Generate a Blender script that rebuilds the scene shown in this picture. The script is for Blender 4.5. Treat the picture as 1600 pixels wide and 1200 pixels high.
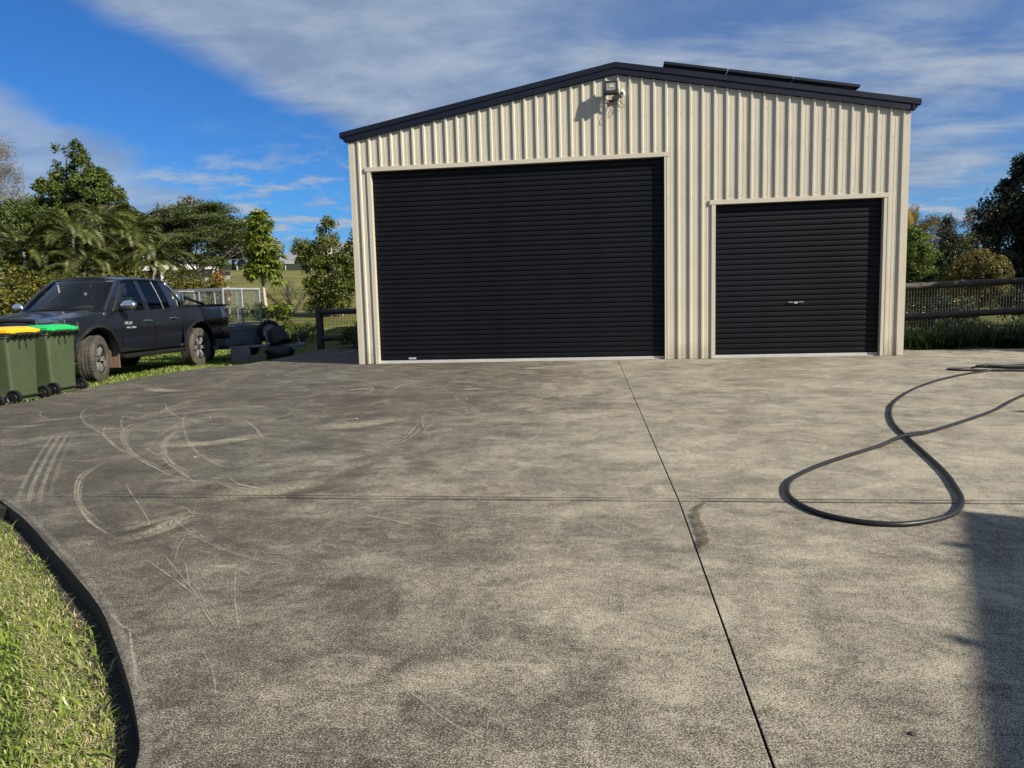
import bpy, bmesh, math, random
import numpy as np
from mathutils import Vector, Matrix, Quaternion
random.seed(7); rng = np.random.default_rng(11)
scene = bpy.context.scene
for o in list(bpy.data.objects): bpy.data.objects.remove(o)
col = scene.collection
rad = math.radians

# ------------------------------------------------------------------ camera
cam_data = bpy.data.cameras.new('camera'); cam = bpy.data.objects.new('camera', cam_data); col.objects.link(cam)
_r = Vector((0.991578, 0.1266059, -0.02727673)); _u = Vector((0.01260022, 0.11530672, 0.99325002)); _f = Vector((-0.1288965, 0.98522856, -0.11274034))
cm = Matrix((( _r.x, _u.x, -_f.x), (_r.y, _u.y, -_f.y), (_r.z, _u.z, -_f.z))).to_4x4()
cm.translation = Vector((4.3156, -12.4539, 1.0430))
cam.matrix_world = cm
cam_data.sensor_width = 36.0; cam_data.lens = 36.0 * 1149.86 / 1600.0
cam_data.clip_start = 0.05; cam_data.clip_end = 3000
scene.camera = cam

# ------------------------------------------------------------------ sun, sky, exposure
SUN = Vector((2.05, -1.0, 1.42)).normalized()
sl = bpy.data.lights.new('sun', 'SUN'); sl.energy = 5.0; sl.angle = rad(0.53); sl.color = (1.0, 0.93, 0.80)
so = bpy.data.objects.new('sun', sl); col.objects.link(so)
so.rotation_euler = SUN.to_track_quat('Z', 'Y').to_euler(); so.location = (20, -20, 30)

world = bpy.data.worlds.new('World'); scene.world = world; world.use_nodes = True
wt = world.node_tree; wt.nodes.clear()
def nd(nt, typ, ins=None, **props):
    n = nt.nodes.new(typ)
    for k, v in props.items(): setattr(n, k, v)
    if ins:
        for k, v in ins.items():
            s = n.inputs[k]
            if isinstance(v, bpy.types.NodeSocket): nt.links.new(v, s)
            else: s.default_value = v
    return n
def mth(nt, op, a, b=0.0, c=None, clamp=False):
    n = nd(nt, 'ShaderNodeMath', {0: a, 1: b}, operation=op, use_clamp=clamp)
    if c is not None:
        if isinstance(c, bpy.types.NodeSocket): nt.links.new(c, n.inputs[2])
        else: n.inputs[2].default_value = c
    return n.outputs[0]
def sstep(nt, v, lo, hi):
    n = nd(nt, 'ShaderNodeMapRange', {'Value': v, 'From Min': lo, 'From Max': hi}, interpolation_type='SMOOTHSTEP')
    return n.outputs[0]
def mixc(nt, f, a, b, blend='MIX'):
    n = nt.nodes.new('ShaderNodeMix'); n.data_type = 'RGBA'; n.blend_type = blend
    for s, v in ((n.inputs[0], f), (n.inputs[6], a), (n.inputs[7], b)):
        if isinstance(v, bpy.types.NodeSocket): nt.links.new(v, s)
        else:
            if s.type == 'RGBA' and len(v) == 3: v = (*v, 1)
            s.default_value = v
    return n.outputs[2]
def noise(nt, vec, scale, detail=4, rough=0.55, dist=0.0, dims='3D'):
    n = nd(nt, 'ShaderNodeTexNoise', {'Vector': vec, 'Scale': scale, 'Detail': detail, 'Roughness': rough, 'Distortion': dist}, noise_dimensions=dims)
    return n.outputs['Fac']

SKY_STRENGTH = 0.054
sky = nd(wt, 'ShaderNodeTexSky', sky_type='NISHITA', sun_disc=False, sun_elevation=math.asin(SUN.z),
         sun_rotation=math.atan2(SUN.x, SUN.y), altitude=60.0, air_density=1.0, dust_density=0.2, ozone_density=2.2)
tc = nd(wt, 'ShaderNodeTexCoord'); gen = tc.outputs['Generated']
sx = nd(wt, 'ShaderNodeSeparateXYZ', {0: gen})
X, Y, Z = sx.outputs
az = mth(wt, 'ARCTAN2', X, Y); el = mth(wt, 'ARCSINE', Z)
zc = mth(wt, 'ADD', mth(wt, 'MAXIMUM', Z, 0.0), 0.16)
px_ = mth(wt, 'DIVIDE', X, zc); py_ = mth(wt, 'DIVIDE', Y, zc)
cp = nd(wt, 'ShaderNodeCombineXYZ', {0: px_, 1: py_, 2: 0.0}).outputs[0]
rot = nd(wt, 'ShaderNodeMapping', {'Vector': cp, 'Rotation': (0, 0, rad(-28)), 'Scale': (0.55, 1.25, 1)}).outputs[0]
n_big = noise(wt, rot, 0.9, 5, 0.52, 0.3)
n_mid = noise(wt, rot, 2.6, 7, 0.6, 0.5)
n_fin = noise(wt, cp, 5.5, 6, 0.6, 0.2)
deg = math.pi / 180
# broad bank: everything above/right of a slanting edge
edge = mth(wt, 'ADD', mth(wt, 'MULTIPLY', az, 0.40), el)             # el + .4 az
edge = mth(wt, 'ADD', edge, mth(wt, 'MULTIPLY', mth(wt, 'SUBTRACT', n_mid, 0.5), 0.07))
edge = mth(wt, 'ADD', edge, mth(wt, 'MULTIPLY', mth(wt, 'SUBTRACT', n_big, 0.5), 0.05))
bank = sstep(wt, edge, 0.066, 0.112)
dens = sstep(wt, mth(wt, 'ADD', mth(wt, 'MULTIPLY', n_big, 0.62), mth(wt, 'MULTIPLY', n_mid, 0.38)), 0.36, 0.60)
right = sstep(wt, az, -0.30, 0.20)
dens = mth(wt, 'MAXIMUM', dens, mth(wt, 'SUBTRACT', 0.92, mth(wt, 'MULTIPLY', right, 0.64)))
bank = mth(wt, 'MULTIPLY', bank, dens)
# lower bank on the far left
e2 = mth(wt, 'ADD', mth(wt, 'MULTIPLY', az, 0.55), el)
e2 = mth(wt, 'ADD', e2, mth(wt, 'MULTIPLY', mth(wt, 'SUBTRACT', n_mid, 0.5), 0.10))
low = mth(wt, 'MULTIPLY', sstep(wt, e2, -0.132, -0.180), sstep(wt, n_big, 0.15, 0.45))
# scattered small puffs
puff = mth(wt, 'MULTIPLY', sstep(wt, mth(wt, 'ADD', mth(wt, 'MULTIPLY', n_fin, 0.6), mth(wt, 'MULTIPLY', n_mid, 0.4)), 0.47, 0.60), sstep(wt, el, 0.24, 0.12))
hz = mth(wt, 'MULTIPLY', sstep(wt, el, 0.10, 0.0), 0.22)
cov = mth(wt, 'MAXIMUM', mth(wt, 'MAXIMUM', mth(wt, 'MULTIPLY', bank, 0.92), mth(wt, 'MULTIPLY', low, 0.72)), mth(wt, 'MULTIPLY', puff, 0.9))
cov = mth(wt, 'MAXIMUM', cov, hz, clamp=True)
shade = sstep(wt, mth(wt, 'ADD', mth(wt, 'MULTIPLY', n_mid, 0.55), mth(wt, 'MULTIPLY', n_fin, 0.45)), 0.36, 0.66)
CL = 1.0
ccol = mixc(wt, shade, (2.9*CL, 3.75*CL, 5.2*CL), (5.0*CL, 5.8*CL, 6.9*CL))
skyc = mixc(wt, 1.0, sky.outputs[0], (0.28, 0.70, 1.26), 'MULTIPLY')
skyc = mixc(wt, mth(wt, 'MULTIPLY', sstep(wt, el, 0.21, 0.0), 0.85), skyc, (1.5, 4.8, 9.3))
fin = mixc(wt, cov, skyc, ccol)
bg = nd(wt, 'ShaderNodeBackground', {'Color': fin, 'Strength': SKY_STRENGTH})
wo = nd(wt, 'ShaderNodeOutputWorld', {'Surface': bg.outputs[0]})

scene.view_settings.view_transform = 'Standard'; scene.view_settings.look = 'None'
scene.view_settings.exposure = 0.7; scene.view_settings.gamma = 1.0; scene.view_settings.use_curve_mapping = False
scene.render.engine = 'CYCLES'
scene.cycles.max_bounces = 7; scene.cycles.diffuse_bounces = 3; scene.cycles.glossy_bounces = 3; scene.cycles.transparent_max_bounces = 16
scene.cycles.transmission_bounces = 4; scene.cycles.use_denoising = True

# ------------------------------------------------------------------ object helpers
def thing(name, label, cat, loc=(0, 0, 0), rz=0.0, group=None):
    o = bpy.data.objects.new(name, None); col.objects.link(o); o.empty_display_size = 0.2
    o.location = loc; o.rotation_euler = (0, 0, rz); o['label'] = label; o['category'] = cat
    if group: o['group'] = group
    return o
def tag(o, label, cat, group=None):
    o['label'] = label; o['category'] = cat
    if group: o['group'] = group
    return o
def link(name, me, parent=None, M=None):
    o = bpy.data.objects.new(name, me); col.objects.link(o)
    if parent: o.parent = parent
    if M is not None: o.matrix_local = M
    return o
def copy_tree(o, parent=None):
    c = o.copy(); col.objects.link(c)
    if parent: c.parent = parent
    for ch in list(o.children): copy_tree(ch, c)
    return c

class MB:
    def __init__(s): s.v = []; s.f = []; s.uv = None
    def add(s, vs, fs):
        b = len(s.v); s.v += [tuple(p) for p in vs]; s.f += [tuple(b + i for i in q) for q in fs]; return s
    def box(s, x0, x1, y0, y1, z0, z1, M=None):
        vs = [Vector(p) for p in ((x0,y0,z0),(x1,y0,z0),(x1,y1,z0),(x0,y1,z0),(x0,y0,z1),(x1,y0,z1),(x1,y1,z1),(x0,y1,z1))]
        if M is not None: vs = [M @ p for p in vs]
        return s.add(vs, [(0,3,2,1),(4,5,6,7),(0,1,5,4),(1,2,6,5),(2,3,7,6),(3,0,4,7)])
    def bbox(s, x0, x1, y0, y1, z0, z1, b=0.01, M=None):
        bm = bmesh.new(); bmesh.ops.create_cube(bm, size=1)
        for v in bm.verts: v.co = Vector(((x0+x1)/2+v.co.x*(x1-x0), (y0+y1)/2+v.co.y*(y1-y0), (z0+z1)/2+v.co.z*(z1-z0)))
        bmesh.ops.bevel(bm, geom=list(bm.edges), offset=b, segments=2, affect='EDGES', profile=0.5)
        bm.verts.index_update()
        vs = [v.co.copy() for v in bm.verts]; fs = [[v.index for v in f.verts] for f in bm.faces]; bm.free()
        if M is not None: vs = [M @ p for p in vs]
        return s.add(vs, fs)
    def quad(s, a, b, c, d): return s.add([a, b, c, d], [(0,1,2,3)])
    def tube(s, pts, r, n=8, caps=True, closed=False):
        pts = [Vector(p) for p in pts]; m = len(pts)
        rs = r if isinstance(r, (list, tuple)) else [r]*m
        b = len(s.v); up = None
        for i, p in enumerate(pts):
            if closed: t = (pts[(i+1) % m] - pts[i-1])
            else: t = pts[min(i+1, m-1)] - pts[max(i-1, 0)]
            t = t.normalized() if t.length > 1e-9 else Vector((0,0,1))
            if up is None:
                up = t.orthogonal().normalized()
            else:
                up = (up - t*up.dot(t)); up = up.normalized() if up.length > 1e-6 else t.orthogonal().normalized()
            q = t.cross(up)
            for k in range(n):
                a = 2*math.pi*k/n
                s.v.append(tuple(p + rs[i]*(math.cos(a)*up + math.sin(a)*q)))
        rng_ = m if closed else m-1
        for i in range(rng_):
            j = (i+1) % m
            for k in range(n):
                s.f.append((b+i*n+k, b+i*n+(k+1)%n, b+j*n+(k+1)%n, b+j*n+k))
        if caps and not closed:
            s.f.append(tuple(b+k for k in range(n))[::-1]); s.f.append(tuple(b+(m-1)*n+k for k in range(n)))
        return s
    def lathe(s, prof, n=32, axis='Z', M=None, closed=False):
        b = len(s.v); m = len(prof)
        for r, h in prof:
            for k in range(n):
                a = 2*math.pi*k/n
                p = {'Z': Vector((r*math.cos(a), r*math.sin(a), h)), 'X': Vector((h, r*math.cos(a), r*math.sin(a))), 'Y': Vector((r*math.sin(a), h, r*math.cos(a)))}[axis]
                s.v.append(tuple(M @ p if M is not None else p))
        for i in range(m if closed else m-1):
            j = (i+1) % m
            for k in range(n): s.f.append((b+i*n+k, b+i*n+(k+1)%n, b+j*n+(k+1)%n, b+j*n+k))
        return s
    def prism(s, poly, vec):
        """extrude planar polygon (list of 3D) along vec"""
        n = len(poly); vec = Vector(vec); vs = [Vector(p) for p in poly]; vs += [p+vec for p in vs]
        fs = [tuple(range(n))[::-1], tuple(range(n, 2*n))] + [(i, (i+1)%n, n+(i+1)%n, n+i) for i in range(n)]
        return s.add(vs, fs)
    def grid(s, fn, nu, nv):
        b = len(s.v)
        for i in range(nu+1):
            for j in range(nv+1): s.v.append(tuple(fn(i/nu, j/nv)))
        for i in range(nu):
            for j in range(nv):
                a = b+i*(nv+1)+j; s.f.append((a, a+nv+1, a+nv+2, a+1))
        return s
    def mesh(s, name, mat, smooth=False, fixn=True):
        me = bpy.data.meshes.new(name); me.from_pydata(s.v, [], s.f); 
        if mat is not None: me.materials.append(mat)
        if fixn:
            bm = bmesh.new(); bm.from_mesh(me); bmesh.ops.recalc_face_normals(bm, faces=bm.faces); bm.to_mesh(me); bm.free()
        if smooth:
            me.polygons.foreach_set('use_smooth', [True]*len(me.polygons))
            if smooth != 'all':
                try: me.set_sharp_from_angle(angle=rad(38))
                except Exception: pass
        me.update(); return me
    def build(s, name, mat, parent=None, smooth=False, M=None, fixn=True):
        return link(name, s.mesh(name, mat, smooth, fixn), parent, M)

def catmull(pts, k=8, closed=False):
    P = [Vector(p) for p in pts]; n = len(P); out = []
    for i in range(n if closed else n-1):
        p0 = P[i-1] if (i > 0 or closed) else P[0]*2-P[1]
        p1 = P[i]; p2 = P[(i+1) % n]
        p3 = P[(i+2) % n] if (i+2 < n or closed) else P[-1]*2-P[-2]
        for j in range(k):
            t = j/k
            out.append(0.5*((2*p1)+(p2-p0)*t+(2*p0-5*p1+4*p2-p3)*t*t+(3*p1-p0-3*p2+p3)*t**3))
    if not closed: out.append(P[-1])
    return out
def structure(o): o['kind'] = 'structure'; return o
def stuff(o): o['kind'] = 'stuff'; return o

# ------------------------------------------------------------------ materials
def new_mat(name):
    m = bpy.data.materials.new(name); m.use_nodes = True; nt = m.node_tree; nt.nodes.clear()
    out = nt.nodes.new('ShaderNodeOutputMaterial'); return m, nt, out
def pm(name, c, rough=0.5, metal=0.0, var=0.12, scale=4.0, bump=0.0, bscale=60.0, spec=0.5, coat=0.0, dirt=None, dirt_amt=0.0, dscale=3.0):
    m, nt, out = new_mat(name)
    t = nd(nt, 'ShaderNodeTexCoord').outputs['Object']
    n1 = noise(nt, t, scale, 5, 0.6)
    f = nd(nt, 'ShaderNodeMapRange', {'Value': n1, 'From Min': 0.25, 'From Max': 0.75, 'To Min': 1-var, 'To Max': 1+var}).outputs[0]
    cc = nd(nt, 'ShaderNodeVectorMath', {0: c, 'Scale': f}, operation='SCALE').outputs[0]
    if dirt:
        n2 = noise(nt, t, dscale, 6, 0.65)
        d = mth(nt, 'MULTIPLY', sstep(nt, n2, 0.42, 0.68), dirt_amt)
        cc = mixc(nt, d, cc, dirt)
    rr = mth(nt, 'ADD', rough, mth(nt, 'MULTIPLY', mth(nt, 'SUBTRACT', n1, 0.5), 0.18), clamp=True)
    p = nd(nt, 'ShaderNodeBsdfPrincipled', {'Base Color': cc, 'Roughness': rr, 'Metallic': metal, 'Specular IOR Level': spec, 'Coat Weight': coat, 'Coat Roughness': 0.05})
    if bump > 0:
        n3 = noise(nt, t, bscale, 4, 0.6)
        b = nd(nt, 'ShaderNodeBump', {'Strength': bump, 'Distance': 0.01, 'Height': n3})
        nt.links.new(b.outputs[0], p.inputs['Normal'])
    nt.links.new(p.outputs[0], out.inputs[0]); return m
def leaf_mat(name, c1, c2, c3=None, rough=0.5, trans=0.25, spec=0.35, tcol=1.5):
    m, nt, out = new_mat(name)
    g = nd(nt, 'ShaderNodeNewGeometry'); r = g.outputs['Random Per Island']
    t = nd(nt, 'ShaderNodeTexCoord').outputs['Object']
    n = noise(nt, t, 1.1, 3, 0.5)
    f = mth(nt, 'ADD', mth(nt, 'MULTIPLY', r, 0.65), mth(nt, 'MULTIPLY', mth(nt, 'SUBTRACT', n, 0.32), 1.1), clamp=True)
    cc = mixc(nt, f, c1, c2)
    if c3: cc = mixc(nt, mth(nt, 'GREATER_THAN', r, 0.93), cc, c3)
    p = nd(nt, 'ShaderNodeBsdfPrincipled', {'Base Color': cc, 'Roughness': rough, 'Specular IOR Level': spec})
    tr = nd(nt, 'ShaderNodeBsdfTranslucent', {'Color': nd(nt, 'ShaderNodeVectorMath', {0: cc, 'Scale': tcol}, operation='SCALE').outputs[0]})
    mx = nd(nt, 'ShaderNodeMixShader', {0: trans, 1: p.outputs[0], 2: tr.outputs[0]})
    nt.links.new(mx.outputs[0], out.inputs[0]); return m
M = {}
# ------------------------------------------------------------------ terrain
def smooth(a, b, x):
    t = min(1, max(0, (x-a)/(b-a))); return t*t*(3-2*t)
def terrain(x, y):
    z = -0.12 + 0.04*smooth(-7.2, -8.0, y)
    z -= 0.13*smooth(1.0, 6.0, y)*smooth(0.3, -2.5, x)
    d = math.hypot(x-4.3, y+12.45)
    if x < 6:
        z += 0.85*smooth(21, 33, d) + 3.5*smooth(30, 68, d) + 1.2*smooth(70, 140, d)
    else:
        k = smooth(6, 14, x)
        z += (0.85*smooth(21, 33, d) + 3.5*smooth(30, 68, d) + 1.2*smooth(70, 140, d))*(1-k) + k*(0.3*smooth(0.9, 3, y) + 1.9*smooth(35, 90, d))
    if d > 25:
        z += 0.10*math.sin(x*0.21+1.3)*math.sin(y*0.17)*smooth(25, 45, d)
    return z
def axis_pts(lo, hi, c, fine):
    pts = [c]; s = fine; x = c
    while x < hi: x += s; pts.append(min(x, hi)); s *= 1.045
    s = fine; x = c
    while x > lo: x -= s; pts.insert(0, max(x, lo)); s *= 1.045
    return pts
xs = axis_pts(-700, 700, 0.0, 0.55); ys = axis_pts(-300, 900, 0.0, 0.55)
mb = MB(); nx, ny = len(xs), len(ys)
mb.v = [(x, y, terrain(x, y)) for x in xs for y in ys]
mb.f = [(i*ny+j, (i+1)*ny+j, (i+1)*ny+j+1, i*ny+j+1) for i in range(nx-1) for j in range(ny-1)]
m, nt, out = new_mat('lawn_soil_and_grass')
t = nd(nt, 'ShaderNodeTexCoord').outputs['Object']
sp = nd(nt, 'ShaderNodeSeparateXYZ', {0: t})
n1 = noise(nt, t, 0.35, 5, 0.6); n2 = noise(nt, t, 3.0, 6, 0.65); n3 = noise(nt, t, 45, 4, 0.7); n4 = noise(nt, t, 170, 3, 0.7)
near = mixc(nt, sstep(nt, n3, 0.35, 0.65), (0.022, 0.030, 0.010), (0.075, 0.095, 0.028))
near = mixc(nt, mth(nt, 'MULTIPLY', sstep(nt, n2, 0.55, 0.75), 0.5), near, (0.16, 0.125, 0.07))
far = mixc(nt, sstep(nt, n1, 0.35, 0.65), (0.125, 0.130, 0.040), (0.20, 0.175, 0.065))
far = mixc(nt, mth(nt, 'MULTIPLY', sstep(nt, n2, 0.48, 0.7), 0.55), far, (0.075, 0.10, 0.028))
far = mixc(nt, mth(nt, 'MULTIPLY', sstep(nt, n3, 0.45, 0.65), 0.45), far, (0.055, 0.075, 0.02))
fd = sstep(nt, sp.outputs[1], 5.0, 9.0)
cc = mixc(nt, fd, near, far)
p = nd(nt, 'ShaderNodeBsdfPrincipled', {'Base Color': cc, 'Roughness': 0.95, 'Specular IOR Level': 0.1})
b = nd(nt, 'ShaderNodeBump', {'Strength': 0.8, 'Distance': 0.03, 'Height': mth(nt, 'ADD', n3, mth(nt, 'MULTIPLY', n4, 0.5))})
nt.links.new(b.outputs[0], p.inputs['Normal']); nt.links.new(p.outputs[0], out.inputs[0])
ground = structure(mb.build('ground', m, smooth='all', fixn=False))

# ------------------------------------------------------------------ hills on the skyline
m, nt, out = new_mat('forested_hill')
t = nd(nt, 'ShaderNodeTexCoord').outputs['Object']
n1 = noise(nt, t, 0.02, 4, 0.6); n2 = noise(nt, t, 0.16, 5, 0.7)
cc = mixc(nt, sstep(nt, n2, 0.35, 0.65), (0.045, 0.060, 0.045), (0.115, 0.125, 0.090))
cc = mixc(nt, sstep(nt, n1, 0.4, 0.6), cc, (0.09, 0.10, 0.085))
p = nd(nt, 'ShaderNodeBsdfPrincipled', {'Base Color': cc, 'Roughness': 1.0, 'Specular IOR Level': 0.0})
nt.links.new(p.outputs[0], out.inputs[0])
mb = MB()
def hillfn(u, v):
    a = rad(-75 + 150*u); r0 = 380 + 220*v
    h = (34 + 12*math.sin(u*9.2+0.4) + 7*math.sin(u*23+1.7) + 2.2*math.sin(u*71))*math.sin(min(1, v*1.25)*math.pi/2)
    h *= 1.0 - 0.45*smooth(0.5, 0.62, u)
    return Vector((4 + r0*math.sin(a), -12 + r0*math.cos(a), -2 + h + random.uniform(-1.1, 1.1)*(v > 0.1)))
mb.grid(hillfn, 260, 14)
structure(mb.build('hills', m, smooth=False))

# ------------------------------------------------------------------ driveway
m, nt, out = new_mat('stained_concrete')
t = nd(nt, 'ShaderNodeTexCoord').outputs['Object']
sp = nd(nt, 'ShaderNodeSeparateXYZ', {0: t}); xx, yy = sp.outputs[0], sp.outputs[1]
g1 = noise(nt, t, 350, 2, 0.75); g2 = noise(nt, t, 150, 3, 0.75); g3 = noise(nt, t, 36, 4, 0.65)
md = noise(nt, t, 5.5, 9, 0.74, 0.9); bg_ = noise(nt, t, 2.1, 9, 0.66, 0.8); hg = noise(nt, t, 0.33, 4, 0.55, 0.4)
mapx = nd(nt, 'ShaderNodeMapping', {'Vector': t, 'Rotation': (0, 0, rad(12)), 'Scale': (1.0, 5.0, 1)}).outputs[0]
st = noise(nt, mapx, 1.8, 9, 0.74, 0.8)
map2 = nd(nt, 'ShaderNodeMapping', {'Vector': t, 'Rotation': (0, 0, rad(-38)), 'Scale': (1.0, 6.0, 1)}).outputs[0]
st2 = noise(nt, map2, 2.6, 9, 0.75, 0.6)
# wear: more of the dark surface is left on the west side of the drive
grad = nd(nt, 'ShaderNodeMapRange', {'Value': xx, 'From Min': 1.0, 'From Max': 5.6, 'To Min': -0.205, 'To Max': 0.05}, interpolation_type='SMOOTHSTEP').outputs[0]
grad2 = nd(nt, 'ShaderNodeMapRange', {'Value': yy, 'From Min': -8.0, 'From Max': -1.0, 'To Min': 0.0, 'To Max': -0.03}).outputs[0]
def cen(v, k): return mth(nt, 'MULTIPLY', mth(nt, 'SUBTRACT', v, 0.5), k)
def addall(*a):
    r = a[0]
    for q in a[1:]: r = mth(nt, 'ADD', r, q)
    return r
wear = addall(0.475, grad, grad2, cen(md, 0.68), cen(bg_, 0.62), cen(hg, 0.36), cen(st, 0.14), cen(st2, 0.24))
grain = addall(cen(g1, 2.3), cen(g2, 1.6), cen(g3, 0.5))
cover = sstep(nt, mth(nt, 'ADD', wear, grain), 0.30, 0.76)
dark = mixc(nt, sstep(nt, hg, 0.4, 0.62), (0.041, 0.034, 0.027), (0.042, 0.038, 0.032))
light = mixc(nt, sstep(nt, bg_, 0.38, 0.62), (0.412, 0.369, 0.284), (0.450, 0.402, 0.302))
cc = mixc(nt, cover, dark, light)
patch = mth(nt, 'MULTIPLY', sstep(nt, noise(nt, t, 2.3, 5, 0.6, 0.8), 0.66, 0.76), 0.35)
cc = mixc(nt, patch, cc, (0.46, 0.42, 0.31))
p = nd(nt, 'ShaderNodeBsdfPrincipled', {'Base Color': cc, 'Roughness': 0.82, 'Specular IOR Level': 0.3})
b = nd(nt, 'ShaderNodeBump', {'Strength': 0.35, 'Distance': 0.004, 'Height': mth(nt, 'ADD', g2, mth(nt, 'MULTIPLY', g1, 0.6))})
nt.links.new(b.outputs[0], p.inputs['Normal']); nt.links.new(p.outputs[0], out.inputs[0])
M['concrete'] = m
M['edge'] = pm('mouldy_slab_edge', (0.022, 0.021, 0.019), 0.9, var=0.4, scale=20, bump=0.3)  # stained side; near-black colour stands in for the shade on it
M['joint'] = pm('joint_filler', (0.012, 0.011, 0.010), 0.9, var=0.3)
edge_sw = [tuple(q)[:2] for q in catmull([(3.50,-18,0),(3.48,-14,0),(3.43,-12.2,0),(3.34,-11.45,0),(3.24,-11.03,0),(3.07,-10.77,0),(2.72,-10.37,0),(2.49,-10.13,0),(2.13,-9.81,0),(1.78,-9.51,0),(1.36,-9.15,0),(0.92,-8.81,0),(0.40,-8.40,0),(-0.45,-7.98,0),(-1.8,-8.35,0),(-4.5,-10.4,0),(-9,-14,0)], 8)]
edge_nw = [tuple(q)[:2] for q in catmull([(-12,-11.5,0),(-8,-9.6,0),(-4.6,-7.7,0),(-2.95,-6.1,0),(-2.62,-4.88,0),(-2.60,-4.30,0),(-2.82,-3.22,0),(-2.91,-2.17,0),(-2.90,-1.01,0),(-2.78,-0.15,0),(-2.45,0.30,0),(-2.32,0.9,0),(-2.38,2.4,0),(-2.55,5.6,0)], 5)]
def xj(y): return 4.5 + (y+0.55)/(-8.16)*0.17 if y > -8.7 else 4.67
YJ = -8.71; G2 = 0.0028
BV = 0.012
def slab(name, poly, parent):
    """flat slab with a rounded top arris; poly ccw"""
    bm = bmesh.new(); vs = [bm.verts.new((x, y, 0)) for x, y in poly]; lo = [bm.verts.new((x, y, -0.16)) for x, y in poly]; n = len(vs)
    f = bm.faces.new(vs); bm.faces.new(lo[::-1])
    for i in range(n): bm.faces.new((vs[(i+1) % n], vs[i], lo[i], lo[(i+1) % n]))
    top = list(f.edges)
    bmesh.ops.recalc_face_normals(bm, faces=bm.faces)
    bmesh.ops.bevel(bm, geom=top, offset=BV, segments=2, affect='EDGES', profile=0.6)
    me = bpy.data.meshes.new(name)
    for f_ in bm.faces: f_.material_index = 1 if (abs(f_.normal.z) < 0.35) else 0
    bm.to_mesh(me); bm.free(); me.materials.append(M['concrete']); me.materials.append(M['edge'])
    return link(name, me, parent)
drive = structure(MB().build('driveway', None))
base = MB()
# dark filler bed below the joints
base.box(xj(-5)-0.25, xj(-5)+0.25, -18, 1.0, -0.15, -0.014); base.box(0.6, 16, YJ-0.2, YJ+0.2, -0.15, -0.0141)
drive.data = base.mesh('driveway', M['joint'])
BV = 0.003
cj = [(xj(-0.0)-G2, 0.1), (xj(YJ)-G2, YJ+G2)]
nw = [cj[0]] 
ic = next(i for i in range(len(edge_sw)-1) if edge_sw[i][1] < YJ <= edge_sw[i+1][1] and edge_sw[i][0] < 1.5)
def cross(yv):
    (xa, ya), (xb, yb) = edge_sw[ic], edge_sw[ic+1]; return xa+(xb-xa)*(yv-ya)/(yb-ya)
west_lo = [q for q in edge_sw[ic+1:]]
south_edge = [q for q in edge_sw[:ic+1]]
polyNW = [(-0.02, 0.1), (-0.02, 5.6)] + edge_nw[::-1] + west_lo[::-1] + [(cross(YJ)+0.004, YJ+G2), cj[1], cj[0]]
polySW = [(cross(YJ)+0.008, YJ-G2)] + [q for q in south_edge[::-1] if q[1] < YJ-0.02] + [(4.67-G2, -18), (4.67-G2, YJ-G2)]
polyNE = [(xj(0)+G2, 0.1), (xj(YJ)+G2, YJ+G2), (16, YJ+G2), (16, 0.86), (9.02, 1.02), (9.02, 0.1)]
polySE = [(4.67+G2, YJ-G2), (4.67+G2, -18), (16, -18), (16, YJ-G2)]
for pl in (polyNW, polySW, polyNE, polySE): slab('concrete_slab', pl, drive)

# scuffs, tyre marks and spills worn onto the concrete
def mark_mat(name, c, amt, br_scale=40, lo=0.35, hi=0.6, rows=0, fade=0.12):
    m, nt, out = new_mat(name)
    tcn = nd(nt, 'ShaderNodeTexCoord'); uv = nd(nt, 'ShaderNodeSeparateXYZ', {0: tcn.outputs['UV']})
    n = noise(nt, tcn.outputs['Object'], br_scale, 4, 0.7)
    n2 = noise(nt, tcn.outputs['Object'], 4.0, 3, 0.6)
    u, v = uv.outputs[0], uv.outputs[1]
    e = mth(nt, 'SUBTRACT', 1.0, mth(nt, 'ABSOLUTE', mth(nt, 'SUBTRACT', mth(nt, 'MULTIPLY', v, 2.0), 1.0)))
    e = sstep(nt, e, 0.0, 0.7)
    if rows:
        s = mth(nt, 'SINE', mth(nt, 'MULTIPLY', v, rows*2*math.pi))
        e = mth(nt, 'MULTIPLY', e, sstep(nt, s, -0.35, 0.5))
    k = mth(nt, 'MULTIPLY', sstep(nt, u, 0.0, fade), sstep(nt, u, 1.0, 1-fade))
    a = mth(nt, 'MULTIPLY', mth(nt, 'MULTIPLY', mth(nt, 'MULTIPLY', e, k), sstep(nt, n, lo, hi)), amt)
    a = mth(nt, 'MULTIPLY', a, mth(nt, 'ADD', 0.45, mth(nt, 'MULTIPLY', sstep(nt, n2, 0.3, 0.6), 0.55)))
    p = nd(nt, 'ShaderNodeBsdfPrincipled', {'Base Color': (*c, 1), 'Roughness': 0.9, 'Specular IOR Level': 0.2})
    tr = nd(nt, 'ShaderNodeBsdfTransparent')
    mx = nd(nt, 'ShaderNodeMixShader', {0: a, 1: tr.outputs[0], 2: p.outputs[0]})
    nt.links.new(mx.outputs[0], out.inputs[0]); return m
M['scuff'] = mark_mat('pale_scuff', (0.44, 0.39, 0.30), 0.68, 45, 0.28, 0.66)
M['scuff2'] = mark_mat('faint_scuff', (0.42, 0.37, 0.28), 0.6, 60, 0.30, 0.66, fade=0.35)
M['rub'] = mark_mat('rubbed_concrete', (0.42, 0.37, 0.275), 0.6, 130, 0.38, 0.72, fade=0.45)
M['scuffwide'] = mark_mat('pale_scrape', (0.46, 0.41, 0.29), 0.8, 85, 0.34, 0.66, fade=0.35)
M['track'] = mark_mat('pale_tread', (0.40, 0.37, 0.31), 0.55, 60, 0.35, 0.6, rows=5, fade=0.3)
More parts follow.
